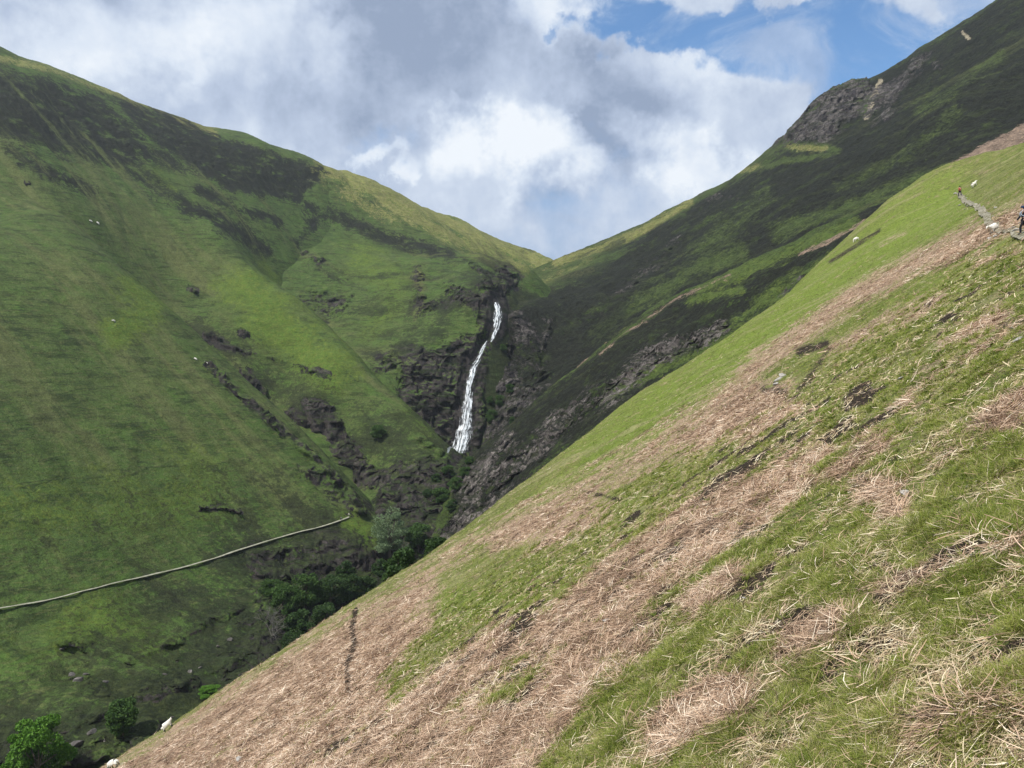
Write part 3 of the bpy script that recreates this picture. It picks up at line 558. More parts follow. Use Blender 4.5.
# wide base ground that reaches the horizon, far below the hills
gx = np.linspace(-1250, 1250, 60); GX, GY = np.meshgrid(gx, gx + 400, indexing='ij')
GZ = np.full(GX.shape, -130.0) + fbm(GX, GY, 500, 4, 200) * 15
ii = np.arange(3600).reshape(60, 60); qd = np.stack([ii[:-1, :-1], ii[1:, :-1], ii[1:, 1:], ii[:-1, 1:]], -1).reshape(-1, 4)
me = mesh_np('valley_ground', np.stack([GX, GY, GZ], -1).reshape(-1, 3), qd); me.materials.append(M_L3)
o = bpy.data.objects.new('valley_ground', me); COL.objects.link(o); o['kind'] = 'structure'

# ------------------------------------------------------------------ helpers for things
def tag(o, label=None, cat=None, group=None, kind=None):
    if label: o['label'] = label
    if cat: o['category'] = cat
    if group: o['group'] = group
    if kind: o['kind'] = kind
    return o
def empty(name, loc, rz=0.0, scale=1.0):
    o = bpy.data.objects.new(name, None); COL.objects.link(o); o.location = loc; o.rotation_euler = (0, 0, rz); o.scale = (scale,) * 3; return o
def link(name, me, parent=None):
    o = bpy.data.objects.new(name, me); COL.objects.link(o); o.parent = parent; return o
def simple_mat(name, col, rough=.8, col2=None, scale=3.0, translucent=0.0, attr=None, bumpd=0):
    m = bpy.data.materials.new(name); m.use_nodes = True; t = NT(m.node_tree); t.n.clear()
    out = t.n.new('ShaderNodeOutputMaterial'); bs = t.n.new('ShaderNodeBsdfPrincipled')
    bs.inputs['Roughness'].default_value = rough; bs.inputs['Specular IOR Level'].default_value = .2
    c = col
    tcn = t.n.new('ShaderNodeTexCoord')
    if isinstance(col, list):
        n = t.n.new('ShaderNodeValToRGB'); t.l.new(t.attr(attr), n.inputs[0]); cr = n.color_ramp
        cr.elements[0].position = 0; cr.elements[0].color = (*col[0], 1); cr.elements[1].position = 1; cr.elements[1].color = (*col[-1], 1)
        for i, cc in enumerate(col[1:-1]): e = cr.elements.new((i + 1) / (len(col) - 1)); e.color = (*cc, 1)
        c = n.outputs[0]
    elif col2:
        nz = t.noise(tcn.outputs['Object'], scale, 5, .65); c = t.mix(t.step(nz, .4, .62), col, col2)
        if bumpd: t.put(bs.inputs['Normal'], t.bump(nz, .8, bumpd))
    t.put(bs.inputs['Base Color'], c)
    if translucent:
        tr = t.n.new('ShaderNodeBsdfTranslucent'); t.put(tr.inputs[0], c); mxs = t.n.new('ShaderNodeMixShader'); mxs.inputs[0].default_value = translucent
        t.l.new(bs.outputs[0], mxs.inputs[1]); t.l.new(tr.outputs[0], mxs.inputs[2]); t.l.new(mxs.outputs[0], out.inputs[0])
    else: t.l.new(bs.outputs[0], out.inputs[0])
    return m
def hit(px, py, dmin=4.0, dmax=1000.0, skip=(), n=1600):
    """nearest terrain point on the line of sight through a surveyed bearing"""
    d = np.exp(np.linspace(math.log(dmin), math.log(dmax), n)); u = (px - 512) / F; ww = (384 - py) / F
    z = hmax(u * d, d, skip); g = z - ww * d; k = np.argmax(g > 0)
    if not g[k] > 0: return None
    if k:
        t = g[k - 1] / (g[k - 1] - g[k]); dd = d[k - 1] + (d[k] - d[k - 1]) * t
    else: dd = d[0]
    return Vector((u * dd, dd, ww * dd))
def ground(x, y): return float(hmax(np.array([float(x)]), np.array([float(y)]))[0])

# ------------------------------------------------------------------ foreground litter: dead bracken stalks and grass blades (real geometry)
def sample_A(n, wfun, rmax):
    X, Y, Z = GRID_A['x'], GRID_A['y'], GRID_A['z']; nt, nr = X.shape
    r = np.hypot(X, Y); PX, PY = GRID_A['px'], GRID_A['py']
    wt = wfun(); wt = wt * (r < rmax) * (r > 3.5) * (PX > -90) * (PX < 1110) * (Y > 1) * (PY < 900)
    wt = wt[:-1, :-1].copy()
    drop = (Z / r)[:, 1:] < (Z / r)[:, :-1]            # beyond the brow
    wt[drop[:-1]] *= .05
    cdf = np.cumsum(wt.ravel()); cdf /= cdf[-1]
    k = np.searchsorted(cdf, rng.random(n)); i, j = np.divmod(k, nr - 1)
    a, b = rng.random(n), rng.random(n)
    def bl(V): return (V[i, j] * (1 - a) + V[i + 1, j] * a) * (1 - b) + (V[i, j + 1] * (1 - a) + V[i + 1, j + 1] * a) * b
    return np.stack([bl(X), bl(Y), bl(Z)], -1), np.hypot(bl(X), bl(Y))
NRM = np.array([-FA, -FB, 1.0]); NRM /= np.linalg.norm(NRM)
DOWN = np.array([-FA, -FB, 0]); DOWN[2] = FA * DOWN[0] + FB * DOWN[1]; DOWN /= np.linalg.norm(DOWN); SIDE = np.cross(NRM, DOWN)
def ribbons(name, p, length, width, heading, lift, curl, nseg, mat, tint, tip=.3, roll=None):
    n = len(p); ss = np.linspace(0, 1, nseg + 1)
    d = np.cos(heading)[:, None] * DOWN + np.sin(heading)[:, None] * SIDE
    e = np.cross(NRM, d)
    side = e * np.cos(roll)[:, None] + NRM * np.sin(roll)[:, None]
    V = np.empty((n, nseg + 1, 2, 3))
    for k, t in enumerate(ss):
        c = p + d * (length * t * np.cos(lift * (1 - .5 * t)))[:, None] + NRM * (length * np.sin(lift) * t * (1.2 - .6 * t * curl) + .01)[:, None] + e * (length * .22 * curl * np.sin(t * 3) * np.sign(tint - .5))[:, None]
        wk = width * (1 - (1 - tip) * t)
        V[:, k, 0] = c - side * wk[:, None] / 2; V[:, k, 1] = c + side * wk[:, None] / 2
    base = (np.arange(n) * (nseg + 1) * 2)[:, None]
    fs = [np.stack([base[:, 0] + 2 * k, base[:, 0] + 2 * k + 1, base[:, 0] + 2 * k + 3, base[:, 0] + 2 * k + 2], -1) for k in range(nseg)]
    me = mesh_np(name, V.reshape(-1, 3), np.concatenate(fs), False)
    at = me.attributes.new('tint', 'FLOAT', 'POINT'); at.data.foreach_set('value', np.repeat(tint, (nseg + 1) * 2).astype(np.float32))
    me.materials.append(mat); o = link(name, me); o['kind'] = 'stuff'; return o
M_STEM = simple_mat('dead bracken', [(.045, .030, .021), (.24, .155, .105), (.44, .30, .20), (.62, .46, .33), (.84, .73, .58)], .7, attr='tint')
M_STRAW = simple_mat('dead straw', [(.12, .085, .05), (.38, .29, .17), (.60, .50, .32), (.82, .74, .56)], .6, attr='tint')
M_BLADE = simple_mat('grass blade', [(.07, .10, .020), (.17, .235, .034), (.26, .31, .050), (.36, .36, .10), (.52, .47, .27)], .6, attr='tint', translucent=.4)
gx_, gy_ = GRID_A['x'], GRID_A['y']
clump = fbm(gx_, gy_, 2.2, 4, 301) * .8 + fbm(gx_, gy_, 7.5, 4, 302) * .9; clump2 = fbm(gx_, gy_, .8, 3, 311)
br_ = np.clip((GRID_A['bracken'] - .42 + clump * .6 - .04) * 3.2, 0, 1)
n = q(330000)
p, r = sample_A(n, lambda: br_ * (1 - np.clip(GRID_A['soil'] * 1.6 - .5, 0, .95)) + .035, 135)
ln = rng.uniform(.12, .52, n) * np.clip(.75 + r / 120, .6, 1.4); wd = np.clip(rng.lognormal(-4.6, .45, n), .004, .03) * np.clip(r / 24, .75, 2.6)
ribbons('dead_bracken', p, ln, wd, rng.normal(0, 1.5, n), np.abs(rng.normal(.12, .22, n)), rng.uniform(0, 1, n), 2, M_STEM, np.clip(rng.beta(1.7, 1.8, n) + fbm(p[:, 0], p[:, 1], 1.2, 3, 341) * .45, 0, 1), .35, rng.uniform(-1.2, 1.2, n))
gr_ = np.clip(1.05 - br_, .10, 1) * np.clip(1.15 - GRID_A['soil'] * 1.6, .03, 1) * np.clip(.6 + clump2 * 1.4, .08, 1.5)
n = q(400000)
p, r = sample_A(n, lambda: gr_, 175)
ln = rng.uniform(.05, .15, n) * np.clip(.8 + r / 60, .8, 1.4); wd = rng.uniform(.004, .010, n) * np.clip(r / 13, .9, 4)
tint = np.clip(rng.beta(2, 3, n) + fbm(p[:, 0], p[:, 1], 1.5, 3, 321) * .5 + fbm(p[:, 0], p[:, 1], 14, 3, 322) * .3 + .06, 0, 1)
ribbons('grass', p, ln, wd, rng.uniform(-3.14, 3.14, n), rng.uniform(.35, 1.35, n), rng.uniform(0, 1, n), 2, M_BLADE, tint, .15, rng.uniform(-.9, .9, n))
# tussocks: blades rooted in one clump and leaning outwards
def tufts(nc, per, wfun, rmax, spread):
    pc, rc_ = sample_A(nc, wfun, rmax); k = np.repeat(np.arange(nc), per); n = nc * per; a = rng.uniform(-math.pi, math.pi, n); rad = np.sqrt(rng.random(n)) * spread * np.repeat(rng.uniform(.5, 1.4, nc), per)
    return pc[k] + DOWN * (np.cos(a) * rad)[:, None] + SIDE * (np.sin(a) * rad)[:, None], rc_[k], a, np.repeat(rng.random(nc), per), rad / spread
p, r, a, tc_, ra_ = tufts(q(11000), 30, lambda: np.clip(gr_ - .3, .02, 1), 60, .11)
n = len(p); ymoss = np.clip(1.4 - np.hypot(p[:, 0] - 5.6, p[:, 1] - 8.6) / 1.6, 0, 1); tc_ = np.clip(tc_ * (1 - ymoss) + .72 * ymoss, 0, 1); ribbons('grass_tussocks', p, rng.uniform(.07, .17, n), rng.uniform(.007, .013, n) * np.clip(r / 13, 1, 4), a + rng.normal(0, .4, n), np.clip(1.35 - ra_ * .7 + rng.normal(0, .15, n), .2, 1.5), rng.uniform(0, 1, n), 2, M_BLADE, np.clip(tc_ * .9 + rng.normal(0, .2, n), 0, 1), .15, rng.uniform(-.9, .9, n))
p, r, a, tc_, ra_ = tufts(q(2000), 22, lambda: np.clip(br_, .05, 1) * np.clip(clump2 + .5, .02, 1) * np.clip(1 - GRID_A['soil'] * 1.5, 0, 1), 70, .24)
n = len(p); ribbons('bracken_heaps', p, rng.uniform(.12, .45, n), rng.uniform(.008, .022, n) * np.clip(r / 20, 1, 2.4), a + rng.normal(0, .9, n), np.abs(rng.normal(.35, .3, n)), rng.uniform(0, 1, n), 3, M_STEM, np.clip(tc_ * .5 + rng.normal(.28, .24, n), 0, 1), .4, rng.uniform(-1.2, 1.2, n))
# bleached straw lying through the grass
n = q(52000)
st_ = np.clip(.45 + fbm(gx_, gy_, 1.1, 3, 331) * 1.6, .04, 1.2) * np.clip(1.1 - br_, 0.2, 1)
p, r = sample_A(n, lambda: st_, 55)
ribbons('dead_straw', p, rng.uniform(.08, .34, n), np.clip(rng.lognormal(-4.5, .4, n), .004, .02) * np.clip(r / 14, .8, 3), rng.uniform(-3.14, 3.14, n), np.abs(rng.normal(.15, .22, n)), rng.uniform(0, 1, n), 3, M_STRAW, rng.beta(2.0, 1.9, n), .5, rng.uniform(-1.2, 1.2, n))

# ------------------------------------------------------------------ waterfall
def fall_mat():
    m = bpy.data.materials.new('white water'); m.use_nodes = True; t = NT(m.node_tree); t.n.clear()
    out = t.n.new('ShaderNodeOutputMaterial'); bs = t.n.new('ShaderNodeBsdfPrincipled'); bs.inputs['Roughness'].default_value = .45
    cb = t.n.new('ShaderNodeCombineXYZ'); t.l.new(t.attr('across'), cb.inputs[0]); t.l.new(t.attr('along'), cb.inputs[1])
    nz = t.noise(t.vmath('MULTIPLY', cb.outputs[0], (1.9, .12, 1)), 1.0, 6, .7, .3); n2 = t.noise(t.vmath('MULTIPLY', cb.outputs[0], (.5, .35, 1)), 1.0, 4, .6)
    t.put(bs.inputs['Base Color'], t.mix(t.step(nz, .38, .62), (.20, .24, .27), (.74, .79, .83)))
    tr = t.n.new('ShaderNodeBsdfTransparent'); mxs = t.n.new('ShaderNodeMixShader')
    edge = t.math('MULTIPLY', t.attr('edge'), .42)
    dens = t.math('ADD', t.math('ADD', t.math('MULTIPLY', nz, .9), t.math('MULTIPLY', n2, .5)), edge)
    t.put(mxs.inputs[0], t.step(dens, .96, 1.22)); t.l.new(tr.outputs[0], mxs.inputs[1]); t.l.new(bs.outputs[0], mxs.inputs[2]); t.l.new(mxs.outputs[0], out.inputs[0])
    return m
M_WATER = fall_mat()
def fall_sheet(stations, parent_name='waterfall'):
    st = np.array(stations, float); t0 = np.linspace(0, len(st) - 1, 120)
    px = np.interp(t0, range(len(st)), st[:, 0]); py = np.interp(t0, range(len(st)), st[:, 1]); hw = np.interp(t0, range(len(st)), st[:, 2])
    px = px + 1.2 * (vn2(py / 6, py * 0, 401) - .5) * 1.6
    Dm = []
    for a, b, h in zip(px[::4], py[::4], hw[::4]):
        c = [hit(a + s * h, b, 380, 620, skip=('B2', 'L2', 'G', 'A', 'L1')) for s in (-1, 0, 1)]; c = [v.y for v in c if v]
        Dm.append(min(c) if c else np.nan)
    Dm = np.array(Dm); ok = ~np.isnan(Dm); Dm = np.interp(np.arange(120), np.arange(0, 120, 4)[ok], Dm[ok])
    Dm = np.minimum(Dm, np.convolve(np.pad(Dm, 4, 'edge'), np.ones(9) / 9, 'valid')) - 2.2
    nc = 17; V = []; al = []; ac = []; ed = []; run = 0
    for k in range(120):
        d = Dm[k]
        if k: run += math.hypot(px[k] - px[k - 1], py[k] - py[k - 1]) / F * d
        for j in range(nc):
            s = -1 + 2 * j / (nc - 1); xx = px[k] + s * hw[k] * (1.28 + .35 * (vn2(np.array([py[k] / 3.0]), np.array([s * 2.]), 405)[0] - .5))
            x = (xx - 512) / F * d; V.append((x, d - (1 - s * s) * .8 - .5 * vn2(np.array([xx * 1.0]), np.array([py[k] / 8.]), 407)[0], (384 - py[k]) / F * d)); al.append(run); ac.append(s * hw[k] / F * d); ed.append(1 - abs(s) ** 2.5)
    idx = np.arange(120 * nc).reshape(120, nc); qd = np.stack([idx[:-1, :-1], idx[1:, :-1], idx[1:, 1:], idx[:-1, 1:]], -1).reshape(-1, 4)
    return np.array(V), qd, al, ac, ed
parts = [fall_sheet([(495.5, 302.5, 2.2), (497, 308, 4), (498.5, 315, 5), (498, 322, 4.6), (495.5, 330, 3), (493, 338, 2), (491.5, 342, 1.4)]),
         fall_sheet([(488, 341, 1.3), (484.5, 346, 2.2), (481, 353, 2.6), (478, 360, 2.8), (474.5, 368, 3.6), (472, 377, 4.3), (469.5, 388, 4.6), (468, 400, 5.4), (467, 412, 6.4), (465.5, 424, 7.8), (464, 436, 9.2), (461.5, 445, 10), (459, 453, 9)])]
V = np.concatenate([p_[0] for p_ in parts]); QD = np.concatenate([parts[0][1], parts[1][1] + len(parts[0][0])])
me = mesh_np('waterfall', V, QD)
for nm, k in (('along', 2), ('across', 3), ('edge', 4)):
    at = me.attributes.new(nm, 'FLOAT', 'POINT'); at.data.foreach_set('value', np.concatenate([np.array(p_[k]) for p_ in parts]).astype(np.float32))
me.materials.append(M_WATER); tag(link('waterfall', me), kind='structure')
# the burn that leaves the pool and runs down the gorge
def ribbon_on(name, centre, width, mat, lift=.12, nc=5, level=0.0, wob=0.15):
    c = np.array([(v[0], v[1]) for v in centre]); L = np.r_[0, np.cumsum(np.hypot(*np.diff(c, axis=0).T))]; n = max(8, int(L[-1] / max(.8, width * .8)))
    s = np.linspace(0, L[-1], n); x = np.interp(s, L, c[:, 0]); y = np.interp(s, L, c[:, 1])
    ker = np.ones(7) / 7; x = np.convolve(np.pad(x, 3, 'edge'), ker, 'valid'); y = np.convolve(np.pad(y, 3, 'edge'), ker, 'valid')
    tx, ty = np.gradient(x), np.gradient(y); l = np.hypot(tx, ty); nx, ny = -ty / l, tx / l
    w2 = width * (1 + wob * 2 * (vn2(s / (width * 2.5), s * 0, 409) - .5))
    V = []
    for j in range(nc):
        o_ = (j / (nc - 1) - .5) * w2; V.append(np.stack([x + nx * o_, y + ny * o_, hmax(x + nx * o_, y + ny * o_)], -1))
    V = np.array(V); 
    zc = V[:, :, 2].max(axis=0) if level else None
    if level: V[:, :, 2] = V[:, :, 2] * (1 - level) + zc * level
    if name == 'footpath': V[:, :, 2] = np.array([np.convolve(np.pad(v_, 12, 'edge'), np.ones(25) / 25, 'valid') for v_ in V[:, :, 2]]) - .02
    V[:, :, 2] += lift
    idx = np.arange(nc * n).reshape(nc, n); qd = np.stack([idx[:-1, :-1], idx[1:, :-1], idx[1:, 1:], idx[:-1, 1:]], -1).reshape(-1, 4)
    me = mesh_np(name, V.reshape(-1, 3), qd); me.materials.append(mat); return tag(link(name, me), kind='structure')
M_BURN = simple_mat('stream water', (.02, .025, .022), .15, (.25, .28, .28), .45)
yy_ = np.linspace(425, 110, 60); ribbon_on('stream', [(float(np.interp(v, sd, sx)), v) for v in yy_], 1.6, M_BURN, -.1, level=.2)

# ------------------------------------------------------------------ footpaths
M_PATH = simple_mat('worn pale path', (.20, .20, .145), .95, (.30, .30, .235), .8)
ribbon_on('footpath', [hit(*a, 120, 500) for a in [(-60, 624), (0, 611), (60, 599), (110, 586), (160, 575), (200, 565), (225, 556), (250, 547), (280, 538), (300, 533), (322, 528), (338, 523), (350, 517)]], 1.0, M_PATH, .32, level=.9, wob=.3)
M_PATH2 = simple_mat('stony path', (.12, .11, .065), .95, (.30, .28, .22), 3.5, bumpd=.05)
pathR = [hit(px, py, 30, 220, ('B', 'B2')) for px, py in [(1060, 244), (1020, 235), (1006, 231), (995, 227), (987, 216), (978, 209), (970, 204), (963, 198), (958, 192)]]
pathR = [v for v in pathR if v]
ribbon_on('stony_path', pathR, .6, M_PATH2, .06, level=.3, wob=.3)
M_STONE = simple_mat('pale stone', (.24, .225, .20), .9, (.40, .38, .35), 4.0, bumpd=.03)
M_DSTONE = simple_mat('dark gorge stone', (.07, .065, .06), .9, (.19, .175, .165), .9, bumpd=.15)
def rock_mesh(seed, flat=.5):
    bm = bmesh.new(); bmesh.ops.create_icosphere(bm, subdivisions=3, radius=.5); rr = random.Random(seed)
    pl = [(Vector((rr.gauss(0, 1), rr.gauss(0, 1), rr.gauss(0, 1))).normalized(), rr.uniform(.26, .42)) for _ in range(11)]
    for v in bm.verts:
        for n_, d_ in pl:
            k = v.co.dot(n_) - d_
            if k > 0: v.co -= n_ * k * .92
        v.co.z *= flat; v.co.x *= 1.15
        v.co += Vector((rr.gauss(0, .006), rr.gauss(0, .006), rr.gauss(0, .006)))
    me = bpy.data.meshes.new('stone'); bm.to_mesh(me); bm.free(); return me
stone_me = [rock_mesh(i, f) for i, f in enumerate((.35, .45, .6, .75, .5, .4))]
def stone(name, loc, size, label, group, mat, k, tilt=.3):
    me = stone_me[k % 6]
    key_ = (k % 6, mat.name)
    if key_ not in STM: m2 = me.copy(); m2.materials.append(mat); STM[key_] = m2
    o = link(name, STM[key_]); o.location = loc; o.scale = (size,) * 3; o.rotation_euler = (random.uniform(-tilt, tilt), random.uniform(-tilt, tilt) - .3, random.uniform(0, 6.28))
    return tag(o, label, 'stone', group)
STM = {}
for k in range(70):
    t_ = (k / 70.0) ** .8 * (len(pathR) - 1.001); i = int(t_); v = pathR[i].lerp(pathR[i + 1], t_ - i)
    x = v.x + random.gauss(0, .30); y = v.y + random.gauss(0, .35)
    stone('path_stone', (x, y, ground(x, y) + .04), random.uniform(.15, .5), 'pale stone set in the stony path at the right edge of the hillside', 'stones in the stony path', M_STONE, k, .15)
HS = 'loose stones on the near hillside'
for px, py, s_, lb in [(778, 381, .9, 'largest of three pale stones beside the dark tuft in the middle of the near hillside'), (783, 377, .7, 'upper right stone of three pale stones in the middle of the near hillside'), (776, 385, .5, 'smallest and lowest of three pale stones in the middle of the near hillside'),
        (240, 760, .6, 'small pale stone in the bracken near the bottom edge, right of the lower sheep'), (905, 495, .22, 'grey stone in the grass on the right half of the near hillside'), (744, 600, .12, 'tiny pale stone low in the grass of the near hillside'),
        (606, 622, .3, 'pale stone at the lower tip of the green patch in the bracken'), (1013, 330, .25, 'pale stone at the right edge of the photo, upper of two'), (900, 380, .3, 'pale stone lying alone on the upper right of the near hillside'), (1018, 342, .3, 'pale stone at the right edge of the photo, lower of two')]:
    v = hit(px, py)
    if v: stone('hillside_stone', (v.x, v.y, v.z + .05), s_, lb, HS, M_STONE, int(px))
rr = random.Random(3); cnt = 0
for px, py, s_ in [(75, 745, 4), (90, 755, 3), (68, 748, 2.4), (105, 742, 2), (130, 735, 2), (148, 695, 2.2), (150, 697, 1.6), (105, 683, 2), (80, 682, 3.4), (72, 676, 2), (86, 676, 2.2), (70, 645, 2.4), (62, 650, 1.8), (316, 563, 1.6), (262, 575, 1.5), (230, 640, 1.6), (218, 647, 1.5),
                   (200, 668, 1.2), (213, 566, .6), (100, 738, 3), (118, 758, 3), (92, 733, 2), (60, 762, 3), (176, 680, 1.8), (190, 672, 1.5), (165, 675, 1.3), (300, 655, 2), (330, 620, 2)]:
    v = hit(px, py, 120)
    if v: stone('boulder', (v.x, v.y, v.z + .2), s_, 'grey boulder lying on the steep bank below the left footpath', 'boulders on the bank of the gorge', M_DSTONE, cnt); cnt += 1

# ------------------------------------------------------------------ trees and shrubs
def tube(bm, p0, p1, r0, r1, seg=6):
    d = (p1 - p0).normalized(); a = d.orthogonal().normalized(); b = d.cross(a); rings = []
    for p_, r_ in ((p0, r0), (p1, r1)):
        rings.append([bm.verts.new(p_ + (a * math.cos(6.2832 * i / seg) + b * math.sin(6.2832 * i / seg)) * r_) for i in range(seg)])
    for i in range(seg): bm.faces.new((rings[0][i], rings[0][(i + 1) % seg], rings[1][(i + 1) % seg], rings[1][i]))
M_BARK = simple_mat('bark', (.07, .058, .045), .95, (.13, .115, .095), 3)
M_BAREBARK = simple_mat('pale dead bark', (.10, .095, .085), .95, (.17, .16, .15), 3)
def leaf_mat(name, a, b, c): return simple_mat(name, [a, b, c], .6, attr='tint', translucent=.28)
LEAF = {'bright': leaf_mat('fresh rowan leaf', (.045, .115, .012), (.085, .20, .02), (.14, .27, .035)),
        'mid': leaf_mat('mid green leaf', (.028, .062, .014), (.052, .11, .024), (.095, .16, .036)),
        'dark': leaf_mat('dark green leaf', (.018, .042, .012), (.038, .078, .020), (.07, .12, .032)),
        'pale': leaf_mat('silvery willow leaf', (.09, .15, .065), (.15, .22, .11), (.24, .31, .18))}
def tree_meshes(kind, W, H, seed, nleaf=5200, leaf=.30):
    """crown width W, height H (m). trunk and crown with origin at the base"""
    rr = random.Random(seed); nr = np.random.default_rng(seed)
    bm = bmesh.new(); top = Vector((rr.uniform(-.1, .1) * W, 0, H * .55)); tube(bm, Vector((0, 0, -.8)), top * .5, H * .03, H * .022); tube(bm, top * .5, top, H * .022, H * .012)
    cl = []
    for k in range(34):
        a = rr.uniform(0, 6.28); e = rr.uniform(-.75, 1.0); rad = math.sqrt(max(0, 1 - (e * .9) ** 2)) * rr.uniform(.35, .98)
        c = Vector((math.cos(a) * rad * W * .42, math.sin(a) * rad * W * .42, H * .54 + e * H * .36)); cl.append((c, W * rr.uniform(.07, .19)))
        if k < 13: tube(bm, top * rr.uniform(.4, 1), c, H * .010, H * .003, 5)
    tm = bpy.data.meshes.new('trunk'); bm.to_mesh(tm); bm.free()
    pts = []; 
    for c, rad in cl:
        m = int(nleaf / len(cl)); v = nr.normal(size=(m, 3)); v /= np.linalg.norm(v, axis=1)[:, None]; v *= rad * nr.uniform(.45, 1.08, m)[:, None] ** .6; v[:, 2] *= .75; pts.append(v + np.array(c))
    pts = np.concatenate(pts); m = len(pts); pts = pts[pts[:, 2] > H * .1]; m = len(pts)
    a = nr.normal(size=(m, 3)); a /= np.linalg.norm(a, axis=1)[:, None]; b = np.cross(a, nr.normal(size=(m, 3))); b /= np.linalg.norm(b, axis=1)[:, None]
    s_ = (leaf * nr.uniform(.6, 1.3, m))[:, None]; Vv = np.stack([pts - a * s_, pts - b * s_ * .55, pts + a * s_, pts + b * s_ * .55], 1).reshape(-1, 3)
    cm = mesh_np('crown', Vv, np.arange(m * 4).reshape(m, 4), False); at = cm.attributes.new('tint', 'FLOAT', 'POINT'); at.data.foreach_set('value', np.repeat(nr.beta(2, 2, m), 4).astype(np.float32))
    tm.materials.append(M_BARK); cm.materials.append(LEAF[kind]); return tm, cm
TM = {}
def tree(name, px, py, wpx, hpx, kind, label, cat='tree', group=None, seed=0, skip=()):
    v = hit(px, py, 118, 700, skip)
    if not v: return
    W = wpx / F * v.y; H = hpx / F * v.y
    k = (kind, seed % 3, W > 6)
    if k not in TM: TM[k] = tree_meshes(kind, W, H, seed + 5, 24000 if kind == 'bright' and W > 6 else 9000, .30 if W > 6 else .26) + (W, H)
    tm, cm, W0, H0 = TM[k]
    e = empty(name, (v.x, v.y, v.z - .3), random.uniform(0, 6)); e.scale = (W / W0, W / W0, H / H0)
    link('trunk', tm, e); link('crown', cm, e); tag(e, label, cat, group); return e
tree('rowan_tree', 38, 812, 66, 100, 'bright', 'large bright green leafy tree in the bottom left corner above the gorge', seed=1)
tree('rowan_tree', 122, 742, 40, 44, 'mid', 'mid green bushy tree beside the boulders in the bottom left gorge', seed=2)
tree('willow_tree', 390, 566, 46, 62, 'pale', 'silvery pale green willow standing beyond the end of the left footpath', seed=3)
tree('gorge_tree', 402, 592, 44, 46, 'dark', 'dark green tree right below the silvery willow', seed=4)
tree('gorge_tree', 418, 556, 30, 34, 'mid', 'mid green tree between the silvery willow and the deepest part of the gorge', seed=8)
tree('gorge_tree', 436, 562, 26, 26, 'dark', 'small dark tree at the deepest point of the gorge', seed=5)
gg = 'shrubs massed on the gorge bank below the left footpath'
for i, (px, py, w_, h_, kd, gl) in enumerate([
        (282, 618, 34, 34, 'mid', 'mid green shrub just above and right of the leafless grey tree in the gorge'), (306, 612, 38, 40, 'mid', 'broad mid green shrub in the middle of the gorge thicket'),
        (330, 612, 36, 38, 'dark', 'tall dark shrub in the gorge thicket, directly below the rocks under the footpath end'), (350, 606, 30, 34, 'dark', 'dark shrub of the gorge thicket on its right side near the brow'),
        (300, 640, 36, 30, 'dark', 'dark shrub low in the thicket, just above the bracken brow'), (325, 632, 34, 30, 'dark', 'dark shrub touching the bracken brow at the foot of the thicket'),
        (272, 600, 24, 22, 'mid', 'small mid green shrub at the top left corner of the gorge thicket'), (345, 582, 22, 22, 'dark', 'small dark shrub on the rocks directly under the footpath end'),
        (365, 600, 26, 26, 'dark', 'dark shrub between the thicket and the dark tree under the willow'), (290, 655, 26, 24, 'dark', 'lowest dark shrub of the thicket, right of the leafless grey tree'),
        (380, 578, 20, 20, 'dark', 'small dark shrub at the left foot of the silvery willow')]):
    tree('shrub', px, py, w_, h_, kd, gl, 'shrub', gg, seed=i)
tree('shrub', 210, 700, 26, 16, 'bright', 'small bright green bush showing just over the bracken brow above the grazing sheep', 'shrub', seed=7)
tree('shrub', 382, 604, 30, 16, 'bright', 'bright green bush peeping over the bracken brow under the silvery willow', 'shrub', seed=8)
tree('shrub', 378, 440, 16, 16, 'mid', 'lone green bush on the middle grassy spur left of the waterfall', 'shrub', seed=9)
for i, (px, py, w_, h_, kd, gl) in enumerate([
        (440, 505, 20, 18, 'mid', 'largest green shrub in the gorge between the willow and the waterfall foot'), (456, 492, 18, 16, 'mid', 'green shrub in the gorge against the left foot of the rocky spur'),
        (448, 478, 16, 14, 'mid', 'green shrub in the gorge midway up to the waterfall foot'), (466, 478, 14, 12, 'mid', 'green shrub on the rocks of the right spur below the falls'),
        (436, 485, 14, 12, 'dark', 'small dark shrub on the left side of the gorge below the falls'), (428, 500, 14, 12, 'dark', 'small dark shrub left of the largest gorge shrub'),
        (452, 512, 16, 14, 'dark', 'dark shrub low in the gorge close to the brow'), (470, 465, 12, 9, 'mid', 'little green shrub nearest to the waterfall foot, just right of it')]):
    tree('shrub', px, py, w_, h_, kd, gl, 'shrub', 'shrubs below the waterfall foot', seed=i + 3)
for i, (px, py, w_, h_, kd, gl) in enumerate([
        (492, 425, 12, 16, 'mid', 'green shrub on the cliff right beside the lowest part of the falls'), (500, 408, 12, 14, 'mid', 'green shrub on the cliff right of the middle of the lower fall'),
        (510, 395, 10, 12, 'mid', 'green shrub furthest right on the waterfall cliff'), (490, 405, 8, 10, 'mid', 'small shrub close to the right edge of the lower fall'),
        (503, 352, 9, 8, 'mid', 'topmost shrub on the cliff, just below the upper fall'), (512, 425, 8, 9, 'mid', 'small shrub low on the cliff above the right spur')]):
    tree('shrub', px, py, w_, h_, kd, gl, 'shrub', 'shrubs on the cliff right of the waterfall', seed=i + 6, skip=('B2',))
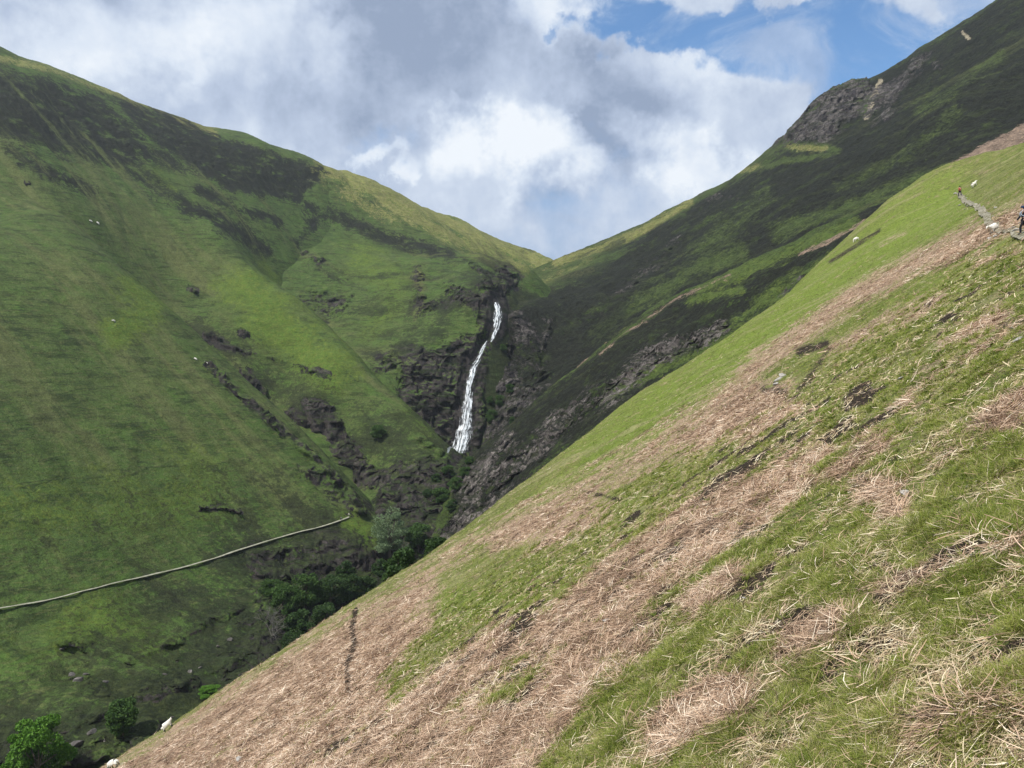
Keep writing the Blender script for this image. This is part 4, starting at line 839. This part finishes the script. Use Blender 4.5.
# leafless tree
def bare_tree(px, py, hpx, label, seed):
    v = hit(px, py, 118, 500); H = hpx / F * v.y; rr = random.Random(seed); bm = bmesh.new()
    def grow(p0, d, L, r, depth):
        p1 = p0 + d * L; tube(bm, p0, p1, r, r * .65, 5)
        if depth == 0: return
        for _ in range(3 if depth > 1 else 4):
            nd = (d + Vector((rr.gauss(0, .6), rr.gauss(0, .6), rr.gauss(.12, .3)))).normalized(); grow(p1, nd, L * rr.uniform(.6, .85), r * .62, depth - 1)
    tm0 = bmesh.new(); 
    for _ in range(4): grow(Vector((0, 0, -.4)), Vector((rr.gauss(0, .5), rr.gauss(0, .5), 1)).normalized(), H * .33, H * .016, 4)
    me = bpy.data.meshes.new('branches'); bm.to_mesh(me); bm.free(); me.materials.append(M_BAREBARK); tm0.free()
    e = link('bare_tree', me); e.location = v; tag(e, label, 'tree')
bare_tree(272, 636, 30, 'leafless pale grey tree on the gorge bank left of the dark shrubs', 4)
bare_tree(296, 600, 18, 'smaller leafless tree behind the shrubs on the gorge bank', 9)

# ------------------------------------------------------------------ skinned bodies
def skin(name, verts, edges, radii, root=0, sub=2, mats=()):
    me = bpy.data.meshes.new(name); me.from_pydata(verts, edges, []); o = bpy.data.objects.new(name, me); COL.objects.link(o)
    md = o.modifiers.new('skin', 'SKIN'); md.use_smooth_shade = True
    for i, r_ in enumerate(radii):
        sv = me.skin_vertices[0].data[i]; sv.radius = r_ if isinstance(r_, tuple) else (r_, r_); sv.use_root = (i == root)
    s2 = o.modifiers.new('sub', 'SUBSURF'); s2.levels = sub; s2.render_levels = sub
    dg = bpy.context.evaluated_depsgraph_get(); out = bpy.data.meshes.new_from_object(o.evaluated_get(dg)); bpy.data.objects.remove(o); out.name = name
    for m_ in mats: out.materials.append(m_)
    return out
M_WOOL = simple_mat('cream fleece', (.62, .59, .52), .95, (.76, .74, .68), 14, bumpd=.02)
M_FACE = simple_mat('black sheep face', (.03, .028, .026), .8, (.07, .065, .06), 20)
M_PALEFACE = simple_mat('white sheep face', (.60, .56, .50), .8, (.7, .67, .6), 20)
def sheep_mesh(grazing, black):
    hz = (.14 if grazing else .84); hx = (.72 if grazing else .80)
    vs = [(-.05, 0, .58), (.30, 0, .60), (-.40, 0, .60), (.50, 0, .60 if grazing else .72), (hx - .06, 0, hz + .14 if grazing else hz), (hx + .06, 0, hz - .02 if grazing else hz - .08), (hx + .14, 0, hz - .08 if grazing else hz - .16), (-.55, 0, .54), (-.60, 0, .36)]
    ed = [(0, 1), (1, 3), (3, 4), (4, 5), (5, 6), (0, 2), (2, 7), (7, 8)]; ra = [(.25, .25), (.22, .24), (.23, .25), .13, .085, .06, .045, .07, .035]
    for sy in (-1, 1):
        b = len(vs); vs += [(.30, sy * .13, .42), (.31, sy * .13, .24), (.30, sy * .13, .05)]; ed += [(1, b), (b, b + 1), (b + 1, b + 2)]; ra += [.085, .045, .04]
        b = len(vs); vs += [(-.36, sy * .14, .42), (-.44, sy * .14, .25), (-.40, sy * .14, .05)]; ed += [(2, b), (b, b + 1), (b + 1, b + 2)]; ra += [.10, .048, .04]
        b = len(vs); vs += [(hx - .09, sy * .12, hz + (.14 if grazing else .02))]; ed += [(4, b)]; ra += [.025]
    me = skin('sheep', vs, ed, ra, 0, 2, (M_WOOL, M_FACE if black else M_PALEFACE))
    for p_ in me.polygons:
        c = p_.center
        if c.x > hx - .11 or c.z < .30: p_.material_index = 1
    return me
SH = {(g_, b_): sheep_mesh(g_, b_) for g_ in (True, False) for b_ in (True, False)}
def sheep(px, py, rz, label, graz=True, black=True, sc_=1.0, group=None, **kw):
    v = hit(px, py, **kw)
    if not v: print('sheep missed', px, py); return
    o = link('sheep', SH[(graz, black)]); o.location = v; o.scale = (sc_,) * 3
    e = .6; gxx = (ground(v.x + e, v.y) - ground(v.x - e, v.y)) / (2 * e); gyy = (ground(v.x, v.y + e) - ground(v.x, v.y - e)) / (2 * e)
    o.rotation_euler = (0, -math.atan(gxx * math.cos(rz) + gyy * math.sin(rz)) * .8, rz); tag(o, label, 'sheep', group); return o
sheep(170, 729, R(20), 'black faced sheep standing at the brow of the bracken slope in the lower left', False, True, 1.15)
sheep(115, 768, R(170), 'black faced sheep at the very foot of the bracken brow by the bottom edge', True, True, 1.1)
sheep(857, 241, R(180), 'lone white sheep grazing on the bright green strip below the right hill', True, False, .9)
sheep(995, 232, R(200), 'cream sheep standing on the stony path next to the hiker at the right edge', False, False, .8)
sheep(975, 187, R(10), 'white sheep on the grassy crest above the hiker in red', False, False, 1.0)
sheep(195, 360, R(180), 'white sheep on the left hill, the left one of the pair beside the dark gully', True, True, 1.3)
sheep(205, 364, R(0), 'white sheep on the left hill, the right one of the pair beside the dark gully', True, True, 1.6)
sheep(113, 322, R(30), 'single white sheep alone in the middle of the left hillside', True, True, 1.3)
sheep(90, 222, R(30), 'white sheep high on the left hillside, upper of a close pair', True, True, 1.6)
sheep(97, 224, R(200), 'white sheep high on the left hillside, lower of a close pair', True, True, 1.6)

# ------------------------------------------------------------------ hikers
M_SKIN = simple_mat('skin', (.45, .28, .20), .6)
M_HAIR = simple_mat('brown hair', (.05, .03, .02), .7); M_BOOT = simple_mat('boot leather', (.05, .04, .035), .7)
def cloth(name, c): return simple_mat(name, c, .85, tuple(v * .8 for v in c), 12)
def hiker(px, py, rz, label, top, legs, pack, hat=None, stride=.18, H=1.75, **kw):
    v = hit(px, py, **kw)
    if not v: print('hiker missed', px, py); return
    e = empty('person', (v.x, v.y, v.z), rz, H / 1.75); s = stride
    J = dict(pel=(0, 0, .95), wst=(.02, 0, 1.08), chs=(.05, 0, 1.30), nek=(.06, 0, 1.47), hd=(.09, 0, 1.60), hd2=(.09, 0, 1.70))
    for sg, nm in ((1, 'l'), (-1, 'r')):
        st = s * sg
        J['hip' + nm] = (0, .09 * sg, .90); J['kn' + nm] = (st * .9 + .05, .10 * sg, .50); J['an' + nm] = (st * 1.3 - .03, .10 * sg, .09); J['to' + nm] = (st * 1.3 + .14, .11 * sg, .04)
        J['sh' + nm] = (.05, .19 * sg, 1.40); J['el' + nm] = (-st * .8 + .02, .25 * sg, 1.14); J['wr' + nm] = (-st * .9 + .16, .24 * sg, .95)
        J['pa' + nm] = (-st * .9 + .22, .235 * sg, .90)
        for k in range(4):
            J['f%d' % k + nm] = (-st * .9 + .255, (.205 + .02 * k) * sg, .865 - .004 * abs(k - 1.5)); J['g%d' % k + nm] = (-st * .9 + .25, (.205 + .02 * k) * sg, .825 + .006 * abs(k - 1.5))
        J['th' + nm] = (-st * .9 + .215, .19 * sg, .885); J['ti' + nm] = (-st * .9 + .235, .185 * sg, .855)
    names = list(J); ix = {k: i for i, k in enumerate(names)}
    E = [('pel', 'wst'), ('wst', 'chs'), ('chs', 'nek'), ('nek', 'hd'), ('hd', 'hd2')]
    rad = dict(pel=.12, wst=.105, chs=.125, nek=.05, hd=.085, hd2=.075)
    for nm in 'lr':
        E += [('pel', 'hip' + nm), ('hip' + nm, 'kn' + nm), ('kn' + nm, 'an' + nm), ('an' + nm, 'to' + nm), ('chs', 'sh' + nm), ('sh' + nm, 'el' + nm), ('el' + nm, 'wr' + nm), ('wr' + nm, 'pa' + nm), ('pa' + nm, 'th' + nm), ('th' + nm, 'ti' + nm)]
        rad.update({'hip' + nm: .085, 'kn' + nm: .055, 'an' + nm: .04, 'to' + nm: .035, 'sh' + nm: .055, 'el' + nm: .04, 'wr' + nm: .028, 'pa' + nm: .032, 'th' + nm: .011, 'ti' + nm: .009})
        for k in range(4): E += [('pa' + nm, 'f%d' % k + nm), ('f%d' % k + nm, 'g%d' % k + nm)]; rad.update({'f%d' % k + nm: .0095, 'g%d' % k + nm: .008})
    def part(name, keep, grow, mat, root, par=e, over={}):
        vs = [J[k] for k in names if k in keep]; nn = [k for k in names if k in keep]; jx = {k: i for i, k in enumerate(nn)}
        ed = [(jx[a], jx[b]) for a, b in E if a in jx and b in jx]
        return link(name, skin(name, vs, ed, [over.get(k, rad[k] + grow) for k in nn], jx[root], 1, (mat,)), par)
    part('body', set(names), 0, M_SKIN, 'pel')
    part('jacket', {'pel', 'wst', 'chs', 'shl', 'shr', 'ell', 'elr', 'wrl', 'wrr'}, .022, top, 'pel')
    part('trousers', {'pel', 'hipl', 'hipr', 'knl', 'knr', 'anl', 'anr'}, .018, legs, 'pel')
    for nm in 'lr': part('boot', {'an' + nm, 'to' + nm}, .016, M_BOOT, 'an' + nm)
    bm = bmesh.new(); bmesh.ops.create_uvsphere(bm, u_segments=12, v_segments=8, radius=.115)
    for v_ in bm.verts: v_.co.z = max(v_.co.z, -.03 if v_.co.x > 0 else -.09); v_.co += Vector((.065, 0, 1.67))
    me = bpy.data.meshes.new('hair'); bm.to_mesh(me); bm.free(); me.materials.append(hat or M_HAIR); link('hat' if hat else 'hair', me, e)
    if pack:
        bm = bmesh.new(); bmesh.ops.create_cube(bm, size=1); bmesh.ops.subdivide_edges(bm, edges=bm.edges[:], cuts=3, use_grid_fill=True)
        for v_ in bm.verts:
            c = v_.co; f_ = 1 - .22 * (abs(c.x) + abs(c.y)) * abs(c.z) * 2; v_.co = Vector((c.x * .24 * f_ - .20, c.y * .32 * f_, c.z * .50 + 1.24))
        bmesh.ops.bevel(bm, geom=bm.edges[:], offset=.01, segments=1)
        me = bpy.data.meshes.new('backpack'); bm.to_mesh(me); bm.free(); me.materials.append(pack); bp = link('backpack', me, e)
        for sg in (-1, 1):
            bm = bmesh.new(); pts = [Vector((-.10, sg * .11, 1.47)), Vector((.06, sg * .12, 1.49)), Vector((.19, sg * .12, 1.36)), Vector((.17, sg * .13, 1.20)), Vector((-.06, sg * .15, 1.06))]
            for a, b in zip(pts[:-1], pts[1:]): tube(bm, a, b, .022, .022, 6)
            me = bpy.data.meshes.new('strap'); bm.to_mesh(me); bm.free(); me.materials.append(pack); link('strap', me, bp)
    return tag(e, label, 'person')
hiker(1024, 235, R(160), 'hiker in dark clothes with a pale backpack on the stony path at the right edge', cloth('black jacket', (.02, .022, .03)), cloth('black trousers', (.015, .015, .02)), cloth('pale blue pack', (.45, .52, .62)), cloth('navy cap', (.03, .05, .10)), dmin=30, dmax=120, H=1.8)
hiker(960, 197, R(95), 'hiker in a red top and dark trousers further along the stony path', cloth('red jacket', (.33, .07, .06)), cloth('dark trousers', (.03, .025, .03)), None, dmin=60, skip=('B', 'B2'), H=1.85)
hiker(349, 517, R(200), 'hiker in white at the far end of the left footpath', cloth('white jacket', (.75, .75, .75)), cloth('grey trousers', (.12, .12, .13)), None, dmin=200, H=1.9)
hiker(341, 521, R(200), 'hiker in dark clothes behind the one in white on the left footpath', cloth('charcoal jacket', (.03, .035, .05)), cloth('navy trousers', (.03, .03, .05)), cloth('grey pack', (.2, .22, .25)), dmin=200, H=1.8)

# ------------------------------------------------------------------ air
top_ = max((o_.matrix_world @ Vector(c_)).z for o_ in sc.objects if o_.type == 'MESH' and o_.get('kind') == 'structure' for c_ in o_.bound_box); low_ = min(Vector(c_).z for o_ in sc.objects if o_.type == 'MESH' and o_.get('kind') == 'structure' for c_ in o_.bound_box)
print('TOP', top_, low_); HZ = top_ + 3 + 160
bm = bmesh.new(); bmesh.ops.create_cube(bm, size=1.0)
for v in bm.verts: v.co = Vector((v.co.x * 2560, v.co.y * 2560 + 400, -160 + (v.co.z + .5) * HZ))
me = bpy.data.meshes.new('haze'); bm.to_mesh(me); bm.free()
m = bpy.data.materials.new('air'); m.use_nodes = True; m.node_tree.nodes.clear()
ou = m.node_tree.nodes.new('ShaderNodeOutputMaterial'); pv = m.node_tree.nodes.new('ShaderNodeVolumePrincipled')
pv.inputs['Color'].default_value = (.80, .88, 1.0, 1); pv.inputs['Density'].default_value = .00010; pv.inputs['Anisotropy'].default_value = .3
m.node_tree.links.new(pv.outputs[0], ou.inputs['Volume']); me.materials.append(m)
tag(link('haze', me), kind='stuff')
